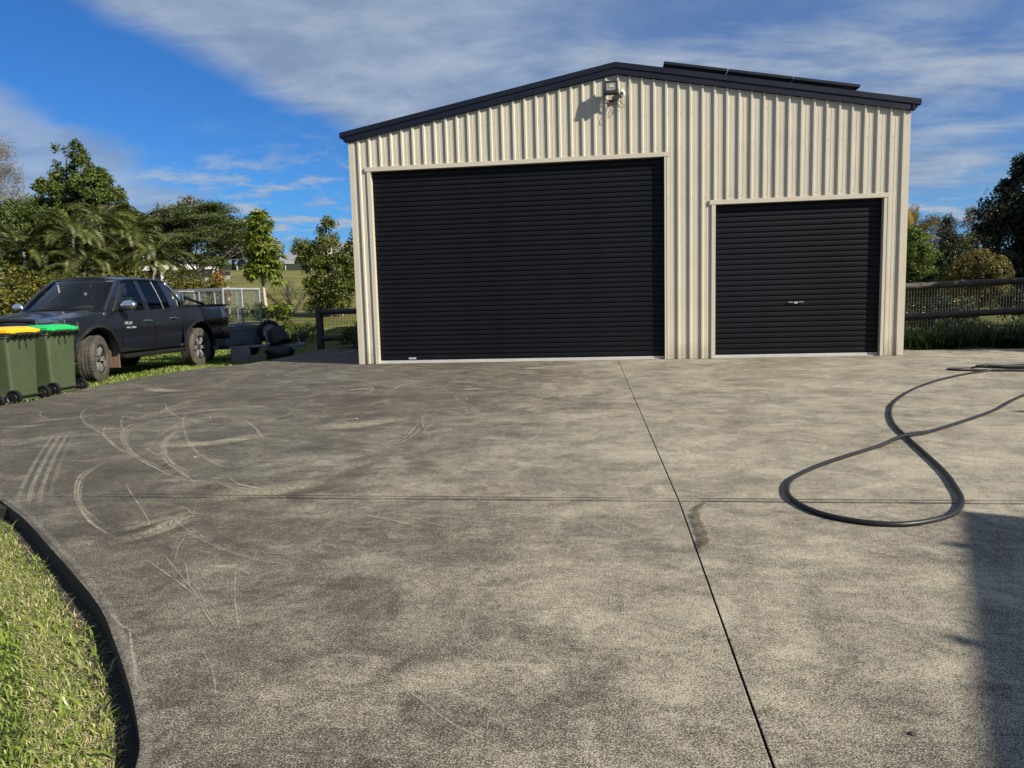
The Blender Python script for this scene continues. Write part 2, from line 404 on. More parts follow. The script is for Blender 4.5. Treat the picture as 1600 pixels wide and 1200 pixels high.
M['stain'] = mark_mat('brown_stain', (0.075, 0.056, 0.035), 0.85, 30, 0.2, 0.5, fade=0.15)
M['smear'] = mark_mat('dark_smear', (0.028, 0.024, 0.020), 0.9, 50, 0.05, 0.5, fade=0.15)
M['stain2'] = mark_mat('dark_tyre_smear', (0.05, 0.044, 0.036), 0.38, 50, 0.3, 0.7, fade=0.4)
M['edgewear'] = mark_mat('pale_edge_wear', (0.42, 0.39, 0.34), 0.30, 14, 0.34, 0.7, fade=0.1)
mark_z = [0.0015]
def mark(name, pts, w, mat, wob=0.0):
    P = catmull([(x, y, 0) for x, y in pts], 6); n = len(P); v = []; f = []; uv = []
    mark_z[0] += 0.00006; z = mark_z[0]
    for i, q in enumerate(P):
        tt = (P[min(i+1, n-1)]-P[max(i-1, 0)]).normalized(); s = Vector((-tt.y, tt.x, 0)); ww = w*(1+wob*math.sin(i*1.7))
        v += [(q+s*ww/2)+Vector((0,0,z)), (q-s*ww/2)+Vector((0,0,z))]
    for i in range(n-1): f.append((2*i, 2*i+1, 2*i+3, 2*i+2))
    me = bpy.data.meshes.new(name); me.from_pydata([tuple(q) for q in v], [], f); me.materials.append(mat)
    ul = me.uv_layers.new(name='UVMap')
    for li, l in enumerate(me.loops):
        vi = l.vertex_index; ul.data[li].uv = ((vi//2)/(n-1), vi % 2)
    return link(name, me, drive)
SCUFF=[
 ([(0.83,-7.76),(0.87,-7.98),(0.95,-8.22),(1.15,-8.52),(1.4,-8.83),(1.61,-9.05),(1.82,-9.24),(2.11,-9.46)],0.022),
 ([(0.88,-7.88),(0.94,-8.12),(1.09,-8.4),(1.31,-8.7),(1.53,-8.96),(1.73,-9.17),(1.93,-9.33)],0.018),
 ([(-0.32,-6.23),(-0.02,-6.67),(0.3,-7.05),(0.64,-7.39),(0.93,-7.64)],0.022),
 ([(-0.07,-6.1),(-0.01,-6.36),(0.19,-6.73),(0.46,-7.1),(0.85,-7.56),(1.18,-7.87),(1.47,-8.12)],0.025),
 ([(0.16,-6.37),(0.11,-6.49),(0.26,-6.78),(0.64,-7.29),(0.95,-7.64),(1.28,-7.95),(1.58,-8.21),(1.91,-8.42)],0.02),
 ([(0.59,-6.32),(0.62,-6.62),(0.79,-7.06),(1.01,-7.43),(1.28,-7.8),(1.57,-8.11),(2.01,-8.55)],0.028),
 ([(0.6,-6.44),(0.69,-6.79),(0.89,-7.2),(1.15,-7.6),(1.43,-7.94),(1.75,-8.27)],0.018),
 ([(-0.05,-5.35),(0.34,-6.05),(0.74,-6.68),(1.06,-7.16),(1.38,-7.56),(1.68,-7.87),(1.94,-8.08)],0.018),
 ([(-0.65,-4.77),(-0.26,-5.34),(0.15,-5.83),(0.45,-6.08),(0.96,-6.36)],0.022),
 ([(-1.77,-5.25),(-1.52,-5.6),(-1.24,-5.84),(-0.95,-6.03)],0.018),
 ([(-1.3,-5.19),(-1.04,-5.62),(-0.6,-6.15),(-0.19,-6.54),(0.16,-6.89),(0.67,-7.43)],0.02),
 ([(1.98,-8.89),(2.11,-8.93),(2.19,-9.01),(2.3,-9.04),(2.45,-9.07)],0.02),
 ([(2.06,-9.03),(2.27,-9.23),(2.49,-9.43),(2.7,-9.58),(2.88,-9.67),(3.05,-9.71)],0.016),
 ([(2.37,-9.37),(2.43,-9.53),(2.51,-9.68)],0.012),
 ([(1.39,-8.4),(1.62,-8.67),(1.87,-8.95),(2.07,-9.19)],0.014),
 ([(0.81,-5.85),(1.26,-6.46),(1.55,-6.91),(1.65,-6.97)],0.03),
 ([(-0.6,-5.48),(-0.4,-5.88),(-0.07,-6.36),(0.18,-6.67)],0.016),
 ([(0.59,-6.79),(0.51,-6.56),(0.4,-6.25),(0.4,-6.08)],0.018),
 ([(0.19,-6.55),(0.07,-6.17),(0.09,-5.97),(0.29,-5.97)],0.03),
 ([(0.81,-7.34),(1.05,-7.56),(1.17,-7.6)],0.02),
 ([(0.47,-7.95),(0.6,-8.04),(0.75,-8.08)],0.016),
 ([(1.47,-6.35),(1.59,-6.22),(1.61,-5.82)],0.025),
 ([(0.03,-5.09),(0.12,-5.19),(0.14,-5.1)],0.03),
 ([(2.35,-9.66),(2.55,-9.82),(2.72,-9.96),(2.84,-10.06),(2.99,-10.15)],0.014),
 ([(2.41,-9.61),(2.61,-9.82),(2.80,-10.02),(2.93,-10.18),(3.05,-10.31)],0.013),
 ([(2.56,-9.69),(2.66,-9.84),(2.74,-9.96)],0.012),
 ([(2.73,-10.3),(2.85,-10.46),(2.95,-10.59),(3.0,-10.67)],0.02),
 ([(2.59,-10.2),(2.69,-10.29),(2.76,-10.33)],0.02),
 ([(3.06,-10.43),(3.17,-10.56),(3.26,-10.7)],0.012),
 ([(3.14,-10.34),(2.97,-10.05),(2.82,-9.76)],0.014),
 ([(3.3,-9.0),(3.6,-9.2),(4.1,-9.25)],0.016),
 ([(3.7,-10.55),(3.9,-10.75),(4.02,-10.83)],0.012),
 ([(0.9,-3.1),(1.4,-3.6),(1.5,-4.3)],0.04),
 ([(2.6,-4.4),(2.9,-5.2),(3.7,-5.7)],0.02),
]
for pts, w in SCUFF:
    k = 0.62 if pts[0][1] < -8.6 else 0.85
    mark('scuff_mark', pts, w*k, M['scuff'], 0.25)
    if len(pts) > 4:                                     # the second edge of the same tyre
        P_ = [Vector((x, y, 0)) for x, y in pts]; o_ = []
        for i, p in enumerate(P_):
            d_ = (P_[min(i+1, len(P_)-1)]-P_[max(i-1, 0)]).normalized(); g_ = w*(1.1+0.5*math.sin(i*0.9+w*90)); o_.append((p.x-d_.y*g_, p.y+d_.x*g_))
        mark('scuff_mark', o_[(len(o_) % 2):], w*k*0.8, M['scuff2'], 0.3)
sr = random.Random(17); made = 0
while made < 64:                                       # fainter paired scratches and tyre scrubs over the western half of the drive
    x0, y0 = sr.gauss(1.1, 1.7), -10.3+10.0*sr.random()**1.25
    a = sr.uniform(-0.5, 2.3) if sr.random() < .75 else sr.uniform(0, 6.28); near_ = y0 < -9
    L = sr.uniform(0.3, 1.5)*(0.45 if near_ else 1.3); cv = sr.uniform(-2.0, 2.0); q = []; x, y = x0, y0
    for i in range(6): q.append((x, y, a)); x += math.cos(a)*L/5; y += math.sin(a)*L/5; a += cv*0.2
    if any(px_ > 4.4 or px_ < -2.3 or py_ > -0.2 or (py_ < -7.8 and px_ < 2.6-(py_+9.9)*1.25) or (py_ < -10.6) for px_, py_, _ in q): continue
    made += 1; nl = sr.choice((1, 2, 2, 3, 4)); gap = sr.uniform(0.018, 0.07)*(0.5 if near_ else 1.2)
    for j in range(nl):
        o_ = (j-(nl-1)/2)*gap; mark('scuff_mark', [(x-math.sin(a_)*o_, y+math.cos(a_)*o_) for x, y, a_ in q], sr.uniform(0.013, 0.026)*(0.5 if near_ else 1.0), M['scuff2'])
for k in range(26):                                    # broad rubbed patches
    x0, y0 = sr.uniform(-1.5, 4.2), sr.uniform(-10.0, -1.0)
    if y0 < -7.6 and x0 < 3.0-(y0+9.9)*1.25: continue
    a = sr.uniform(-0.6, 0.9); L = sr.uniform(0.25, 0.9)
    mark('rub_mark', [(x0, y0), (x0+math.cos(a)*L*.5, y0+math.sin(a)*L*.5+0.05), (x0+math.cos(a)*L, y0+math.sin(a)*L)], sr.uniform(0.06, 0.28), M['rub'], 0.2)
mark('scrape_mark', [(2.05,-9.57),(2.2,-9.36),(2.2,-9.16),(2.22,-8.98)], 0.16, M['scuffwide'])
mark('scrape_mark', [(2.02,-9.38),(2.10,-9.2),(2.14,-9.08)], 0.09, M['scuffwide'])
mark('scrape_mark', [(2.05,-8.75),(2.4,-8.62),(2.7,-8.3)], 0.35, M['scuffwide'])
mark('scrape_mark', [(0.9,-7.3),(1.3,-7.2),(1.6,-6.7)], 0.30, M['scuffwide'])
mark('scrape_mark', [(1.7,-6.6),(2.2,-6.4),(2.5,-5.9)], 0.4, M['scuffwide'])
mark('scrape_mark', [(-1.9,-3.2),(-1.4,-3.7),(-0.9,-3.8)], 0.3, M['scuffwide'])
for x, y, s in ((1.3,-3.82,.16),(5.87,-4.24,.2),(5.14,-2.27,.22),(2.74,-3.95,.13),(3.2,-1.4,.2),(6.8,-2.2,.25)):
    mark('pale_patch', [(x-s,y-s*.6),(x,y),(x+s*1.1,y+s*.5)], s*1.6, M['scuffwide'])
mark('tyre_track', [(1.36,-9.12),(0.97,-8.63),(0.43,-7.88),(-0.11,-7.09),(-0.54,-6.41)], 0.27, M['track'])
mark('tyre_track', [(1.5,-8.7),(2.4,-8.0),(2.75,-7.2),(2.7,-6.2)], 0.24, M['track'])
mark('brown_stain', [(4.808,-8.725),(4.731,-8.919),(4.719,-9.121),(4.718,-9.327),(4.689,-9.496)], 0.045, M['stain'], 0.25)
mark('dark_smear', [(2.0,-8.74),(2.61,-8.60),(2.75,-8.25),(2.80,-7.5),(3.4,-6.6)], 0.22, M['stain2'])
mark('dark_smear', [(1.2,-8.71),(3.2,-8.71),(4.6,-8.71)], 0.022, M['smear'])
mark('dark_smear', [(4.6,-8.71),(6.0,-8.711),(9.5,-8.71)], 0.028, M['smear'])
ew = [q for q in edge_sw if -1.0 < q[0] < 3.45 and q[1] > -12.5]
off = []
for i, q in enumerate(ew):
    a = Vector(ew[max(i-1,0)]); bq = Vector(ew[min(i+1,len(ew)-1)]); d = (bq-a).normalized(); off.append((q[0]+d.y*0.022, q[1]-d.x*0.022))
mark('edge_wear', off, 0.034, M['edgewear'])

# bare soil gutter between slab and lawn, its colour darkened to stand for shade
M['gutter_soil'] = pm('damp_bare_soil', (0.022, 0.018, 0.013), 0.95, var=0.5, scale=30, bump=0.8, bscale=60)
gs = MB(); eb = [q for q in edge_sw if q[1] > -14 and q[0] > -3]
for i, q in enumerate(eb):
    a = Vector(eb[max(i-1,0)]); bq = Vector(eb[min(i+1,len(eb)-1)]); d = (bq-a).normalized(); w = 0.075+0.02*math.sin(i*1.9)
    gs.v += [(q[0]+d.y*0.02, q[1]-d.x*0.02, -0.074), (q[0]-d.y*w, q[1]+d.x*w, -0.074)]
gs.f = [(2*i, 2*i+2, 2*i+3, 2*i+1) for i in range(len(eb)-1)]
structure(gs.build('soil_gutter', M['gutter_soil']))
# ------------------------------------------------------------------ shed
M['cream'] = pm('cream_steel_sheet', (0.505, 0.462, 0.368), 0.34, var=0.05, scale=1.5, dirt=(0.41, 0.365, 0.275), dirt_amt=0.3, dscale=1.2)
def splash(m):
    nt = m.node_tree; p = next(n for n in nt.nodes if n.type == 'BSDF_PRINCIPLED'); src_ = p.inputs['Base Color'].links[0].from_socket
    t = nd(nt, 'ShaderNodeTexCoord').outputs['Object']; z = nd(nt, 'ShaderNodeSeparateXYZ', {0: t}).outputs[2]
    n = noise(nt, t, 9.0, 6, 0.7); n2 = noise(nt, nd(nt, 'ShaderNodeMapping', {'Vector': t, 'Scale': (14, 14, 0.5)}).outputs[0], 1.0, 4, 0.6)
    f = mth(nt, 'MULTIPLY', sstep(nt, mth(nt, 'ADD', z, mth(nt, 'MULTIPLY', mth(nt, 'SUBTRACT', n, 0.5), 0.5)), 0.38, 0.0), 0.42)
    c = mixc(nt, f, src_, (0.20, 0.165, 0.12))
    c = mixc(nt, mth(nt, 'MULTIPLY', sstep(nt, n2, 0.55, 0.75), 0.16), c, (0.30, 0.26, 0.19))
    nt.links.new(c, p.inputs['Base Color'])
splash(M['cream'])
M['creamtrim'] = pm('cream_flashing', (0.50, 0.455, 0.36), 0.36, var=0.05)
M['navy'] = pm('dark_blue_steel', (0.0065, 0.0085, 0.018), 0.45, var=0.15, scale=3, spec=0.3)
M['slat'] = pm('dark_roller_steel', (0.0038, 0.0048, 0.0075), 0.50, var=0.25, scale=1.3, spec=0.22, dirt=(0.010, 0.010, 0.010), dirt_amt=0.35, dscale=1.0)
M['alu'] = pm('aluminium_rail', (0.50, 0.51, 0.52), 0.45, metal=0.3, var=0.1)
M['zinc'] = pm('galvanised_steel', (0.42, 0.44, 0.46), 0.45, metal=0.5, var=0.18, scale=12)
M['blackplastic'] = pm('black_plastic', (0.012, 0.012, 0.013), 0.5, var=0.2)
M['white'] = pm('white_plastic', (0.75, 0.75, 0.72), 0.4, var=0.06)
M['grey'] = pm('grey_plastic', (0.35, 0.35, 0.35), 0.5)
W_, HE, HA, DEEP = 9.0, 3.786, 4.608, 11.0
SL = (HA-HE)/4.5
def rooftop(x): return HA - abs(x-4.5)*SL
shed = thing('shed', 'large cream ribbed steel shed with two dark roller doors and dark roof trim', 'shed', (0, 0, 0))
D1 = (0.36, 5.268, 3.286); D2 = (6.078, 8.651, 2.491)
JW = 0.062
def bottom(x):
    for a, b, h in (D1, D2):
        if a-JW*0.6 < x < b+JW*0.6: return h+0.03
    return 0.004
RIB0, PITCH, RH = 0.170, 0.1900, 0.028
ribs = [RIB0+PITCH*k for k in range(47)]
def profile(x0, x1):
    pts = []
    for c in ribs:
        if c < x0-0.1 or c > x1+0.1: continue
        pts += [(c-0.094, 0), (c-0.029, 0), (c-0.014, -RH), (c+0.014, -RH), (c+0.029, 0), (c+0.057, 0), (c+0.060, -0.0022), (c+0.066, -0.0022), (c+0.069, 0), (c+0.094, 0)] if False else \
               [(c-0.025, 0), (c-0.014, -RH), (c+0.014, -RH), (c+0.025, 0), (c+0.066, 0), (c+0.069, -0.0028), (c+0.075, -0.0028), (c+0.078, 0), (c+0.112, 0), (c+0.115, -0.0028), (c+0.121, -0.0028), (c+0.124, 0)]
    pts = [p for p in pts if x0+1e-4 < p[0] < x1-1e-4]
    return [(x0, 0)] + pts + [(x1, 0)]
edges = [0.02] + [RIB0 + PITCH*(4*k) - 0.045 for k in range(1, 12)] + [8.98]
for k in range(len(edges)-1):
    x0, x1 = edges[k], edges[k+1]; pr = profile(x0, x1); mb = MB()
    # split at the door edges
    cuts = [q for a, b, h in (D1, D2) for q in (a-JW*0.6, b+JW*0.6) if x0 < q < x1]
    seg = []
    for (xa, ya), (xb, yb) in zip(pr[:-1], pr[1:]):
        cs = sorted(c for c in cuts if xa < c < xb); last = (xa, ya)
        for c in cs:
            f = (c-xa)/(xb-xa); nx_ = (c, ya+(yb-ya)*f); seg.append((last, nx_)); last = nx_
        seg.append((last, (xb, yb)))
    yo = -0.0006*(k % 2)
    for (xa, ya), (xb, yb) in seg:
        zb = bottom((xa+xb)/2)
        mb.quad((xa, ya+yo, zb), (xb, yb+yo, zb), (xb, yb+yo, rooftop(xb)-0.004), (xa, ya+yo, rooftop(xa)-0.004))
    mb.build('wall_sheet', M['cream'], shed, fixn=False)
# side and rear walls
mb = MB(); mb.box(0.0, 0.016, 0.022, DEEP, 0, HE-0.006); mb.build('side_wall', M['cream'], shed)
mb = MB(); mb.box(W_-0.016, W_, 0.022, DEEP, 0, HE-0.006); mb.build('side_wall', M['cream'], shed)
mb = MB(); mb.prism([(0.02, DEEP-0.02, 0), (W_-0.02, DEEP-0.02, 0), (W_-0.02, DEEP-0.02, HE-0.01), (4.5, DEEP-0.02, HA-0.01), (0.02, DEEP-0.02, HE-0.01)], (0, 0.016, 0)); mb.build('rear_wall', M['cream'], shed)
# corner flashings: folded angle with a small lip
for x, s in ((0.0, 1), (W_, -1)):
    mb = MB(); q = lambda a: x+s*a
    prof = [(-0.004, 0.09), (-0.004, -0.024), (0.085, -0.024), (0.087, -0.012), (0.083, -0.012), (0.081, -0.0205), (0.0, -0.0205), (0.0, 0.09)]
    mb.prism([(q(a), b, 0.003) for a, b in prof], (0, 0, HE-0.012+0.0)); mb.build('corner_flashing', M['creamtrim'], shed)
# downpipe-like cover strip at the right corner
# door frames
for a, b, h in (D1, D2):
    for x, s in ((a, -1), (b, 1)):
        mb = MB(); y0 = -0.024
        prof = [(0, 0.14), (0, y0), (s*JW, y0), (s*JW, -0.001), (s*(JW-0.002), -0.001), (s*(JW-0.002), y0+0.002), (s*0.002, y0+0.002), (s*0.002, 0.14)]
        mb.prism([(x+p, q, 0.004) for p, q in prof], (0, 0, h-0.004)); mb.build('door_jamb', M['creamtrim'], shed)
    mb = MB(); y0 = -0.030
    prof = [(0.14, h), (y0, h), (y0, h+0.068), (-0.002, h+0.074), (-0.002, h+0.071), (y0+0.003, h+0.066), (y0+0.003, h+0.003), (0.14, h+0.003)]
    mb.prism([(a-JW-0.035, p, q) for p, q in prof], (b-a+2*JW+0.05, 0, 0)); mb.build('door_header', M['creamtrim'], shed)
    mb = MB(); mb.box(a+0.004, b-0.004, 0.02, 0.19, 0.003, 0.014); mb.build('door_threshold', M['white'] if False else M['creamtrim'], shed)
# roller doors
def roller(a, b, h, n, has_handle):
    d = link('roller_door', None, shed)
    zb = 0.055; p = (h+0.05-zb)/n; y = 0.072
    mb = MB(); prof = [(0.016, 0.0), (0.016, 0.12*p), (0.002, 0.20*p), (0.0, 0.30*p), (-0.002, 0.58*p), (0.0, 0.86*p), (0.002, 0.93*p), (0.016, 1.0*p)]
    for (ya, za), (yb, zb_) in zip(prof[:-1], prof[1:]):
        mb.quad((a+0.006, y+ya, za), (b-0.006, y+ya, za), (b-0.006, y+yb, zb_), (a+0.006, y+yb, zb_))
    me = mb.mesh('slat', M['slat'], fixn=False)
    for k in range(n):
        o = link('slat', me, d); o.location = (0, random.uniform(-0.0007, 0.0007), zb+k*p)
        o.rotation_euler = (random.uniform(-0.004, 0.004), 0, 0)
    mb = MB(); mb.box(a+0.01, b-0.01, y-0.012, y+0.03, 0.016, 0.050); mb.build('bottom_rail', M['alu'], d)
    if has_handle:
        x = 7.36; z = 0.881
        mb = MB(); mb.bbox(x-0.125, x+0.125, y-0.012, y+0.01, z-0.020, z+0.020, 0.004); hp = mb.build('lock_plate', M['blackplastic'], d)
        mb = MB(); mb.bbox(x-0.028, x+0.028, y-0.026, y-0.010, z-0.014, z+0.014, 0.004); mb.build('lock_barrel', M['alu'], d)
        for sx in (-1, 1):
            mb = MB(); mb.tube([(x+sx*0.045, y-0.012, z+0.013), (x+sx*0.045, y-0.028, z+0.013), (x+sx*0.118, y-0.028, z+0.013), (x+sx*0.118, y-0.012, z+0.013)], 0.004, 6); mb.build('handle', M['alu'], d)
    else:
        mb = MB(); mb.bbox(0.87, 1.0, y-0.016, y+0.002, 0.068, 0.098, 0.003); mb.build('label_plate', M['alu'], d)
    return d
roller(*D1, 40, False); roller(*D2, 29, True)
# black sheet standing in for the dark inside behind the curtains
mb = MB(); mb.box(0.1, 8.9, 0.25, 0.27, 0, 3.6); mb.build('inner_lining', M['blackplastic'], shed)
# roof
for s in (-1, 1):
    mb = MB(); xe = 4.5+s*4.60; zt = lambda x: HA + 0.10 - abs(x-4.5)*SL
    prof = []
    mb.prism([(4.5, 0.0, zt(4.5)), (xe, 0.0, zt(xe)), (xe, 0.0, zt(xe)-0.03), (4.5, 0.0, zt(4.5)-0.03)], (0, DEEP+0.05, 0))
    x = 0.1
    while x < 4.5:
        xc = 4.5+s*x; mb.box(-0.02, 0.02, 0.01, DEEP, 0, 0.001, Matrix.Translation((xc, 0, zt(xc)))); x += 0.19
    mb.build('roof_sheet', M['navy'], shed)
    # barge capping: upper roll and lower fascia with a step between
    mb = MB(); z2 = lambda x: 4.788 - abs(x-4.5)*0.1832
    X0, X1 = 4.5, 4.5+s*4.634
    def band(t0, t1, y):
        mb.prism([(X0, y, z2(X0)-t0), (X1, y, z2(X1)-t0), (X1, y, z2(X1)-t1), (X0, y, z2(X0)-t1)], (0, 0.05 if y > -0.07 else 0.28, 0))
    band(0.0, 0.082, -0.072)
    mb.prism([(X0, -0.058, z2(X0)-0.086), (X1-s*0.025, -0.058, z2(X1)-0.086), (X1-s*0.09, -0.058, z2(X1)-0.166), (X0, -0.058, z2(X0)-0.178)], (0, 0.05, 0))
    band(0.0821, 0.0859, -0.055)
    mb.build('barge_capping', M['navy'], shed)
    # gutter along the eave
    mb = MB(); o_ = 4.5+s*4.50; g = lambda a: o_+s*a
    zb = HE+0.002
    prof = [(0.01, zb), (0.030, zb), (0.112, zb+0.095), (0.134, zb+0.11), (0.134, zb+0.145), (0.126, zb+0.145), (0.122, zb+0.115), (0.035, zb+0.012), (0.02, zb+0.012), (0.02, zb+0.15), (0.01, zb+0.15)]
    mb.prism([(g(a), -0.0715, z) for a, z in prof], (0, DEEP, 0)); mb.build('gutter', M['navy'], shed)
mb = MB(); mb.prism([(4.5-0.17, 0.21, 4.79-0.17*SL), (4.5, 0.21, 4.80), (4.5+0.17, 0.21, 4.79-0.17*SL), (4.5+0.17, 0.21, 4.74-0.17*SL), (4.5-0.17, 0.21, 4.74-0.17*SL)], (0, DEEP-0.3, 0)); mb.build('ridge_capping', M['navy'], shed)
# fixing screws in rows across the front wall
mb = MB()
for zrow in (0.18, 1.05, 1.95, 2.62, 3.42, 3.95):
    for i, c in enumerate(ribs):
        x = c+0.048; z = zrow+random.uniform(-0.004, 0.004)
        if z > rooftop(x)-0.06 or z < bottom(x)+0.05 or i % 2 and zrow < 2.6: continue
        mb.lathe([(0.0, -0.007), (0.005, -0.006), (0.0075, -0.001)], 6, 'Y', Matrix.Translation((x, -0.001, z)))
stuff(mb.build('screws', M['creamtrim'], shed))
# scuffed dent low on the left corner
# ------------------------------------------------------------------ solar panels
M['pvframe'] = pm('dark_panel_frame', (0.02, 0.022, 0.026), 0.4, metal=0.4)
M['pvback'] = pm('panel_backsheet', (0.05, 0.055, 0.065), 0.5)
M['pvglass'] = pm('panel_glass', (0.008, 0.011, 0.022), 0.08, var=0.1, coat=0.3)
ang = math.atan(SL)
pn = [('dark solar panel nearest the roof ridge', 5.29), ('middle dark solar panel of the three on the roof', 6.309), ('dark solar panel farthest down the roof slope near the right eave', 7.328)]
src = None
for lab, x in pn:
    zc_ = HA+0.10-abs(x-4.5)*SL + 0.268
    if src is None:
        src = p = thing('solar_panel', lab, 'solar panel', (x, 0.22, zc_), group='solar panels in a row on the shed roof')
        p.rotation_euler = (0, ang, 0); L, D, T = 1.02, 1.70, 0.04
        mb = MB(); mb.box(0, L, 0, 0.03, -T, 0); mb.box(0, L, D-0.03, D, -T, 0); mb.box(0, 0.03, 0.0301, D-0.0301, -T, 0); mb.box(L-0.03, L, 0.0301, D-0.0301, -T, 0); mb.build('frame', M['pvframe'], p)
        mb = MB(); mb.box(0.031, L-0.031, 0.031, D-0.031, -0.010, -0.003); mb.build('glass', M['pvglass'], p)
        mb = MB(); mb.box(0.031, L-0.031, 0.031, D-0.031, -0.016, -0.0105)
        for q in range(1, 6): mb.box(q*L/6-0.003, q*L/6+0.003, 0.04, D-0.04, -0.020, -0.0161)
        mb.build('backsheet', M['pvback'], p)
        for yy_ in (0.3, 1.4):
            mb = MB(); mb.box(0.005, L-0.005, yy_, yy_+0.04, -0.085, -0.0405); mb.build('mounting_rail', M['zinc'], p)
            for xx_ in (0.12, 0.5, 0.88):
                mb = MB(); mb.box(xx_, xx_+0.03, yy_+0.005, yy_+0.035, -0.268, -0.0851); mb.build('mounting_foot', M['zinc'], p)
    else:
        c = copy_tree(src); c.location = (x, 0.22, zc_); c['label'] = lab
# ------------------------------------------------------------------ floodlight and camera
fl = thing('floodlight', 'square black floodlight under the shed gable peak with its beam face forward', 'floodlight', (4.43, -0.02, 4.335))
Mx = Matrix.Translation((0, -0.17, 0.02)) @ Matrix.Rotation(rad(-10), 4, 'X')
mb = MB(); mb.bbox(-0.105, 0.105, -0.03, 0.05, -0.10, 0.10, 0.012, Mx)
for k in range(7): mb.box(-0.09, 0.09, 0.05, 0.075, -0.085+k*0.027, -0.078+k*0.027, Mx)
mb.build('housing', M['blackplastic'], fl)
mb = MB()
for q in ((-0.1, 0.1, 0.075, 0.1), (-0.1, 0.1, -0.1, -0.055), (-0.1, -0.078, -0.0549, 0.0749), (0.078, 0.1, -0.0549, 0.0749)): mb.box(q[0], q[1], -0.042, -0.0301, q[2], q[3], Mx)
mb.build('bezel', M['blackplastic'], fl)
M['lens'] = pm('floodlight_lens', (0.22, 0.22, 0.21), 0.15, var=0.25, scale=30, spec=0.6)
mb = MB(); mb.box(-0.0778, 0.0778, -0.034, -0.0302, -0.0548, 0.0748, Mx); mb.build('lens', M['lens'], fl)
mb = MB(); mb.box(-0.03, 0.03, -0.034-0.006, -0.0342, 0.0, 0.03, Mx); mb.build('led_chip', pm('led_chip', (0.55, 0.48, 0.25), 0.4), fl)
mb = MB(); mb.tube([(-0.112, -0.15, 0.0), (-0.112, -0.12, -0.13), (-0.05, -0.03, -0.14), (0.05, -0.03, -0.14), (0.112, -0.12, -0.13), (0.112, -0.15, 0.0)], 0.009, 6); mb.box(-0.04, 0.04, -0.026, -0.001, -0.155, -0.125); mb.build('bracket', M['blackplastic'], fl)
cb = MB(); rr = lambda k: random.uniform(-k, k)
cb.tube(catmull([(0.02,-0.05,-0.13),(0.05,-0.055,-0.2),(-0.02,-0.05,-0.22),(-0.06,-0.045,-0.16),(-0.03,-0.06,-0.13)], 6), 0.004, 5)
cb.tube(catmull([(0.04,-0.05,-0.14),(0.03,-0.06,-0.25),(-0.05,-0.05,-0.34),(-0.04,-0.05,-0.40),(0.0,-0.045,-0.37),(0.03,-0.05,-0.28)], 6), 0.004, 5)
cb.build('loose_cable', M['blackplastic'], fl, smooth=True)
sc = thing('security_camera', 'small white dome camera mounted beside the black floodlight on the shed gable', 'camera', (4.605, -0.003, 4.30))
mb = MB(); mb.lathe([(0.0, -0.05), (0.03, -0.05), (0.034, -0.02), (0.045, 0.0)], 20, 'Y'); mb.build('base', M['white'], sc, smooth=True)
mb = MB(); bm = bmesh.new(); bmesh.ops.create_uvsphere(bm, u_segments=16, v_segments=10, radius=0.042)
mb.add([Vector(v.co)+Vector((0, -0.075, -0.005)) for v in bm.verts], [[v.index for v in f.verts] for f in bm.faces]); bm.free(); mb.build('dome', M['white'], sc, smooth=True)
mb = MB(); mb.lathe([(0.0, -0.02), (0.02, -0.018), (0.022, 0.0)], 14, 'Y', Matrix.Translation((0.0, -0.108, -0.018)) @ Matrix.Rotation(rad(-25), 4, 'X')); mb.build('eye', M['blackplastic'], sc, smooth=True)
mb = MB()
for k in range(3): mb.tube([(-0.02+k*0.02, -0.06, 0.02), (-0.02+k*0.02, -0.066, 0.065)], 0.006, 6)
mb.build('antenna', M['white'], sc)
mb = MB(); mb.tube(catmull([(0.0,-0.05,-0.05),(-0.03,-0.05,-0.12),(0.03,-0.05,-0.19),(0.01,-0.055,-0.225),(-0.05,-0.05,-0.21),(-0.02,-0.045,-0.15),(-0.06,-0.05,-0.10)], 6), 0.004, 5); mb.build('camera_cable', M['blackplastic'], sc, smooth=True)
# ------------------------------------------------------------------ hose
M['rubber'] = pm('black_rubber_hose', (0.010, 0.0105, 0.012), 0.45, var=0.25, scale=6, spec=0.4, dirt=(0.03, 0.028, 0.026), dirt_amt=0.4, dscale=5)
HP = [(8.24,-4.95),(7.63,-5.74),(7.21,-6.23),(6.61,-6.86),(6.27,-7.19),(5.9,-7.57),(5.57,-7.93),(5.34,-8.25),(5.25,-8.5),(5.23,-8.71),(5.29,-8.93),(5.42,-9.06),(5.58,-9.10),(5.74,-9.04),(5.9,-8.91),(6.02,-8.71),(6.11,-8.44),(6.22,-8.01),(6.39,-7.1),(6.51,-6.5),(6.71,-5.87),(6.99,-5.22),(7.53,-4.29),(8.23,-3.38),(9.02,-2.66),(9.51,-2.58)]
hr = 0.0125
pts = []
for x, y in [(11.2,-1.2),(10.6,-2.6),(9.3,-3.9)] + HP + [(10.6,-2.5)]: pts.append((x, y, hr))
# coil of further loops lying at the right
loops = []
for k, (cx, cy, rx, ry, ph) in enumerate(((10.15,-2.42,1.50,0.33,0.1),(10.6,-2.30,1.55,0.42,0.3),(10.4,-2.5,1.30,0.30,0.0))):
    for q in range(12):
        a = math.pi*0.0 + 2*math.pi*q/12 + ph
        loops.append((cx+rx*math.cos(a), cy+ry*math.sin(a), hr+0.020*k))
pts += loops
P = catmull(pts, 9)
